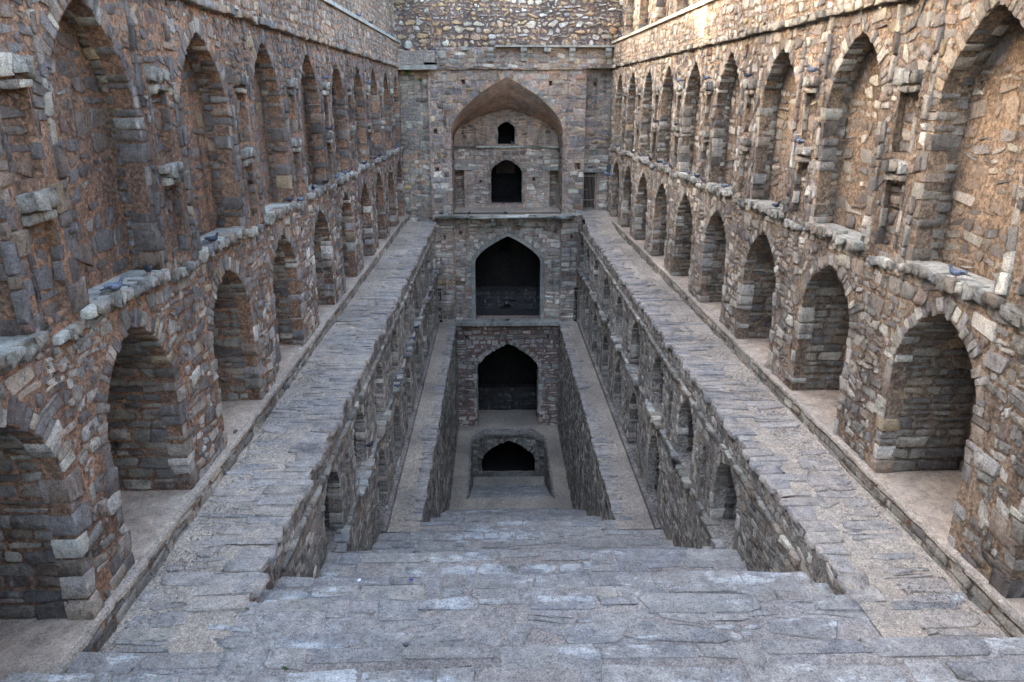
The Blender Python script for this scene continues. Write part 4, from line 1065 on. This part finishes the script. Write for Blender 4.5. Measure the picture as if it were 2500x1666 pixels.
def pigeon_proto():
    o = thing('pigeon', '', 'pigeon')
    for nm, me in PARTS:
        c = bpy.data.objects.new(nm, me); COL.objects.link(c); c.parent = o
    return o
proto = pigeon_proto(); used = [False]
dark_body = bm_body.copy(); dark_body.materials[0] = M['p_dark']; dwL = wL.copy(); dwL.materials[0] = M['p_dark']; dwR = wR.copy(); dwR.materials[0] = M['p_dark']
def put_pigeon(x, y, z, rz, label, group='pigeons perched about the stepwell', dark=False, sc=1.0):
    if not used[0]: o = proto; used[0] = True
    else:
        o = proto.copy(); COL.objects.link(o)
        for ch in list(proto.children):
            c = ch.copy(); COL.objects.link(c); c.parent = o
    if dark:
        k = 0
        for ch in o.children:
            if ch.name.startswith('body'): ch.data = dark_body
            elif ch.data is wL: ch.data = dwL
            elif ch.data is wR: ch.data = dwR
    else:
        for ch in o.children:
            if ch.data is dark_body: ch.data = bm_body
            elif ch.data is dwL: ch.data = wL
            elif ch.data is dwR: ch.data = wR
    o.location = (x, y, z); o.rotation_euler = (0, 0, rz); o.scale = (sc * .76,) * 3
    o['label'] = label; o['category'] = 'pigeon'; o['group'] = group
    return o

def P(*rows):
    for r in rows: put_pigeon(*r[:5], **(r[5] if len(r) > 5 else {}))
D_ = dict(dark=True)
P((-4.86, 8.02, 3.45, .75, 'grey barred pigeon walking on the left ledge, nearest the camera on that side'),
  (-4.88, 8.92, 3.45, -1.2, 'dark pigeon facing out beside the pier next to the nearest barred pigeon', D_),
  (-4.84, 10.92, 3.45, .6, 'black pigeon standing upright alone on the second left ledge', D_),
  (-4.86, 15.33, 3.45, .9, 'plump dark pigeon sitting at the far jamb of the third left niche', D_),
  (-4.84, 16.1, 3.36, .5, 'blue-grey pigeon with lowered head on the pier past the third left niche'),
  (-4.86, 17.4, 3.45, -1.4, 'pigeon crouched at the near corner of the fourth left niche', D_),
  (-4.86, 18.7, 3.45, -.4, 'long dark pigeon with its tail towards the fifth left niche', D_),
  (-4.84, 19.9, 3.45, .8, 'round pigeon sitting just after the long dark one on the left ledge'),
  (-4.85, 21.1, 3.45, 1.1, 'barred pigeon at the middle of the fifth left ledge'),
  (-4.85, 24.2, 3.45, .3, 'dark pigeon at the start of the sixth left ledge', D_),
  (-4.85, 26.4, 3.45, .2, 'first of two far pigeons under the bracketed pier on the left ledge', D_),
  (-4.85, 27.5, 3.45, 1.2, 'second of two far pigeons under the bracketed pier on the left ledge', D_),
  (-4.85, 32.1, 3.45, .4, 'nearer of the two last pigeons at the far end of the left ledge'),
  (-4.85, 33.0, 3.45, 1.0, 'farther of the two last pigeons at the far end of the left ledge'),
  (-4.8, 19.3, 5.9, -.2, 'pigeon resting on the upper bracket stone of the left wall'),
  (-4.8, 19.25, 4.7, .2, 'dark pigeon on the lower bracket stone of the left wall', D_),
  (-4.8, 25.8, 5.9, .5, 'small blue pigeon on a far upper bracket of the left wall'),
  (-4.84, 24.8, 7.85, .4, 'grey and white pigeon on the left coping, highest and nearest'),
  (-4.84, 27.2, 7.85, .9, 'black pigeon perched on the sloping left coping', D_),
  (-4.84, 31.3, 7.85, .3, 'pale pigeon third along the left coping'),
  (-4.84, 32.8, 7.85, .7, 'last pigeon down the left coping, next to the rubble wall'),
  (-5.05, 12.95, 5.0, .2, 'dark pigeon clinging to a stone in the second blind niche', D_))
P((4.6, 32.6, 3.45, 3.0, 'small pigeon at the very far end of the right ledge'),
  (4.62, 29.0, 3.45, 2.6, 'dark pigeon on the right ledge, second from the tower', D_),
  (4.64, 27.5, 3.45, 3.3, 'light grey pigeon on the right ledge, third from the tower'),
  (4.66, 25.9, 3.45, 1.8, 'black pigeon standing at a niche corner of the right ledge', D_),
  (4.68, 24.5, 3.45, 3.0, 'dark pigeon deep in the right niche behind its neighbours', D_),
  (4.70, 23.8, 3.45, 2.2, 'barred pigeon leaning off the right ledge'),
  (4.71, 22.9, 3.45, 3.6, 'pale pigeon just before the third pier of the right ledge'),
  (4.73, 20.8, 3.45, 2.0, 'blue-grey pigeon sitting lengthwise on the white right ledge'),
  (4.74, 19.9, 3.45, 2.9, 'dark pigeon of the close pair on the right ledge', D_),
  (4.76, 19.35, 3.40, 3.4, 'lighter pigeon of the close pair on the right ledge'),
  (4.78, 17.6, 3.45, 2.4, 'plump pigeon at the end of the ledge beside the ochre stones'),
  (4.80, 14.3, 3.45, -1.4, 'black pigeon seen from behind on the right ledge', D_),
  (4.88, 8.5, 3.45, 2.35, 'large blue-grey barred pigeon on the nearest right ledge'),
  (4.62, 25.1, 4.7, 2.8, 'dark pigeon on a far lower bracket of the right wall', D_),
  (4.64, 22.3, 4.7, 1.9, 'bulky pigeon on the lower bracket below the paired panels', D_),
  (4.70, 16.4, 5.88, 2.9, 'dark round pigeon on the middle upper bracket of the right wall', D_),
  (4.64, 22.3, 5.9, 2.7, 'white-backed pigeon on an upper right bracket'),
  (4.66, 19.5, 5.9, 3.1, 'pale pigeon tucked under the right string course on a bracket'),
  (4.74, 13.15, 5.88, 2.5, 'iridescent grey pigeon on the near upper bracket of the right wall'),
  (4.74, 13.35, 4.7, 1.7, 'barred pigeon spreading over the near lower bracket of the right wall'),
  (4.56, 33.0, 7.86, 2.9, 'pigeon at the far foot of the right coping'))
P((-1.9, 34.45, .345, 1.2, 'dark pigeon alone on the left half of the balcony', D_),
  (-.2, 34.45, .345, 2.6, 'dark pigeon pecking at the middle of the balcony edge', D_),
  (-3.2, 34.4, .33, .4, 'pigeon at the left foot of the great arch', D_),
  (-1.28, 36.66, 3.3, .3, 'pigeon sitting on the inner ledge left of the small window'),
  (.18, 36.75, 3.36, 2.8, 'pigeon in the small upper window on its right side'),
  (-.3, 36.6, .5, -1.5, 'upright pigeon on the sill of the dark doorway'),
  (3.75, 35.02, 2.37, .2, 'pigeon on the lintel above the gate'),
  (-4.5, 34.5, 7.43, 2.9, 'slate pigeon on the block in the far left corner', D_),
  (-3.5, 34.5, 7.43, .3, 'left pigeon of two on the end of the corner block', D_),
  (-3.3, 34.4, 7.43, 2.9, 'right pigeon of two on the end of the corner block'),
  (-.85, 34.35, -4.84, 1.5, 'upright pigeon on the slab before the middle arch'),
  (-.12, 34.4, -4.84, .4, 'dark pigeon beside the upright one before the middle arch', D_),
  (-3.45, 24.7, -2.19, .6, 'far pigeon of the pair in a niche of the left retaining wall', D_),
  (-3.45, 23.5, -2.19, .2, 'near pigeon of the pair in a niche of the left retaining wall'),
  (-3.45, 21.8, -2.25, .9, 'pigeon on a pier foot of the left retaining wall'),
  (-3.42, 19.2, -2.19, .1, 'pale winged pigeon on the widest white ledge below the left walkway'),
  (-3.5, 14.9, -1.9, .3, 'dark pigeon in the nearest open niche below the left walkway', D_),
  (3.42, 31.8, -2.19, 2.9, 'blue pigeon in the farthest niche below the right walkway'),
  (3.40, 25.4, -2.19, 2.3, 'black pigeon on a white ledge below the right walkway', D_))
# the one pigeon in the air
fl = thing('flying_pigeon', 'grey pigeon in flight with raised wings beside the right arcade near the gate', 'pigeon', (3.84, 30.0, 2.6))
for nm, me in (('body', bm_body), ('neck', bm_neck), ('tail', bm_tail), ('beak', bm_beak)):
    c = bpy.data.objects.new(nm, me); COL.objects.link(c); c.parent = fl; c.location = (0, 0, -.1)
for s_ in (-1, 1):
    m = MB(); v = []; n = 7
    for i in range(n):
        t_ = i / (n - 1); v += [(.07 - .05 * t_, s_ * (.03 + .26 * t_), .02 + .16 * t_ - .03 * t_ * t_), (-.07 - .06 * t_ * (1 if i % 2 else .7), s_ * (.03 + .25 * t_), .01 + .15 * t_), (-.0 - .05 * t_, s_ * (.03 + .255 * t_), .032 + .155 * t_)]
    f = []
    for i in range(n - 1):
        a = 3 * i; f += [(a, a + 2, a + 5, a + 3), (a + 2, a + 1, a + 4, a + 5), (a, a + 3, a + 4, a + 1)]
    m.add(v, f); m.build('wing', M['p_wing'], None).parent = fl
fl.rotation_euler = (.5, -.2, 2.6); fl.scale = (1.35,) * 3

# ------------------------------------------------------------------ scraps and weeds
def scrap(name, label, cat, x, y, z, s, mat):
    m = MB(); n = 5; v = []; f = []
    for i in range(n):
        for j in range(n): v.append((x + (i - 2) * s / 4 * random.uniform(.7, 1.1), y + (j - 2) * s / 4 * random.uniform(.7, 1.1), z + random.uniform(.0, s * .35)))
    for i in range(n - 1):
        for j in range(n - 1): f.append((i * n + j, i * n + j + 1, (i + 1) * n + j + 1, (i + 1) * n + j))
    m.add(v, f); o = m.build(name, M[mat]); o['label'] = label; o['category'] = cat
scrap('wrapper', 'crumpled purple wrapper lying on the stone steps', 'litter', -1.77, 8.2, -.49, .05, 'purple')
scrap('paper_scrap', 'white paper scrap on the steps left of the purple wrapper', 'litter', -2.45, 8.2, -.49, .05, 'paper')
scrap('red_scrap', 'small red scrap on the near paving of the landing', 'litter', -2.1, 6.3, .03, .035, 'red')
scrap('paper_scrap', 'white paper scrap by the foot of the steps in the lowest well', 'litter', -.4, 27.0, -10.48, .07, 'paper')
def weed(label, x, y, z, n, r, hang=True):
    o = thing('weed', label, 'plant', (x, y, z)); m = MB(); sm_ = MB()
    for k in range(6): 
        a = random.uniform(0, 6.28); sm_.tube((0, 0, 0), (r * .6 * math.cos(a), -abs(r * .5 * math.sin(a)), random.uniform(-.3, .8) * r), .005, .003, 4)
    for i in range(n):
        c = Vector((random.gauss(0, r * .5), -abs(random.gauss(0, r * .35)), random.gauss(0, r * .4))); a = random.uniform(0, 6.28); s = random.uniform(.02, .045)
        u = Vector((math.cos(a), random.uniform(-.5, .5), math.sin(a))).normalized() * s; w_ = Vector((-math.sin(a), random.uniform(-.6, .6), math.cos(a))).normalized() * s * .5
        m.add([c - u, c + w_, c + u, c - w_], [(0, 1, 2, 3)])
    for nm, mb, mt in (('leaves', m, 'leaf'), ('stem', sm_, 'bark')):
        me = mb.mesh(nm, M[mt]); c = bpy.data.objects.new(nm, me); COL.objects.link(c); c.parent = o
        if nm == 'leaves': c['kind'] = 'stuff'
weed('small green weed growing at the top of the corner buttress under the slab', -4.5, 34.66, 6.55, 90, .16)
weed('tiny green weed on the face of the corner buttress', -3.95, 34.66, 6.25, 30, .08)
weed('tiny green weed between paving stones in the near left foreground', -2.6, 5.56, .5, 6, .012)

# ================================================================== GROUND ABOVE, HEAD OF THE STAIRS, TREES (they shape the light)
g = MB()
for (x0, x1, y0, y1) in ((-400, -6.3, -400, 400), (6.5, 400, -400, 400), (-6.3, 6.5, 41, 400), (-6.3, 6.5, -400, -4.6)):
    g.box(x0, x1, y0, y1, 4.6, 6.9 if x1 - x0 > 100 else (5.0 if y0 < 0 else 6.9))
gr = g.build('ground', M['soil'], None, 'structure', 'bare earth ground around the top of the well')
for o_ in (gr,):
    pass
def tree(x, y, z, h, r, n, label):
    o = thing('tree', label, 'tree', (x, y, z)); t = MB(); rnd = random.Random(int(x * 10 + y))
    t.tube((0, 0, 0), (.3, .2, h * .45), .38, .24, 9)
    lv = []; 
    for k in range(9):
        a = 2.4 * k; rr = r * (.35 + .5 * rnd.random()); c = Vector((rr * math.cos(a), rr * math.sin(a), h * (.5 + .42 * rnd.random())))
        t.tube((.3, .2, h * .42), c, .12, .03, 6); lv.append((c, r * rnd.uniform(.28, .5)))
    V = []; F = []; rg = np.random.default_rng(int(abs(x * y)) + 3)
    for c, cr in lv:
        k = n // len(lv); p = rg.normal(0, 1, (k, 3)); p = p / np.linalg.norm(p, axis=1)[:, None] * (rg.random((k, 1)) ** .4) * cr * [1.25, 1.25, .8] + np.array(c)
        u = rg.normal(0, 1, (k, 3)); u /= np.linalg.norm(u, axis=1)[:, None]; v_ = np.cross(u, rg.normal(0, 1, (k, 3))); v_ /= np.linalg.norm(v_, axis=1)[:, None]; s = rg.uniform(.09, .17, (k, 1))
        V.append(np.stack([p - u * s, p + v_ * s * .5, p + u * s, p - v_ * s * .5], 1).reshape(-1, 3))
    V = np.concatenate(V); F = np.arange(len(V)).reshape(-1, 4)
    me = t.mesh('trunk', M['bark']); c = bpy.data.objects.new('trunk', me); COL.objects.link(c); c.parent = o
    c = bpy.data.objects.new('crown', mesh_np('crown', V, [F], M['leaf'])); COL.objects.link(c); c.parent = o; c['kind'] = 'stuff'
for i, (x, y, h, r) in enumerate([(-12, 4, 9.5, 4.6), (-13, 12.5, 9, 4.6), (-11.8, 20, 9.8, 4.4), (-13.2, 28, 9.2, 4.8), (-12.4, 36, 9.6, 4.6)]):
    tree(x, y, 6.9, h, r, 20000, ['leafy tree %s above the left wall' % w_ for w_ in ('beside the foreground stairs', 'behind the nearest niches', 'behind the middle niches', 'behind the far niches', 'near the far corner', 'set well back', 'farthest back')][i])
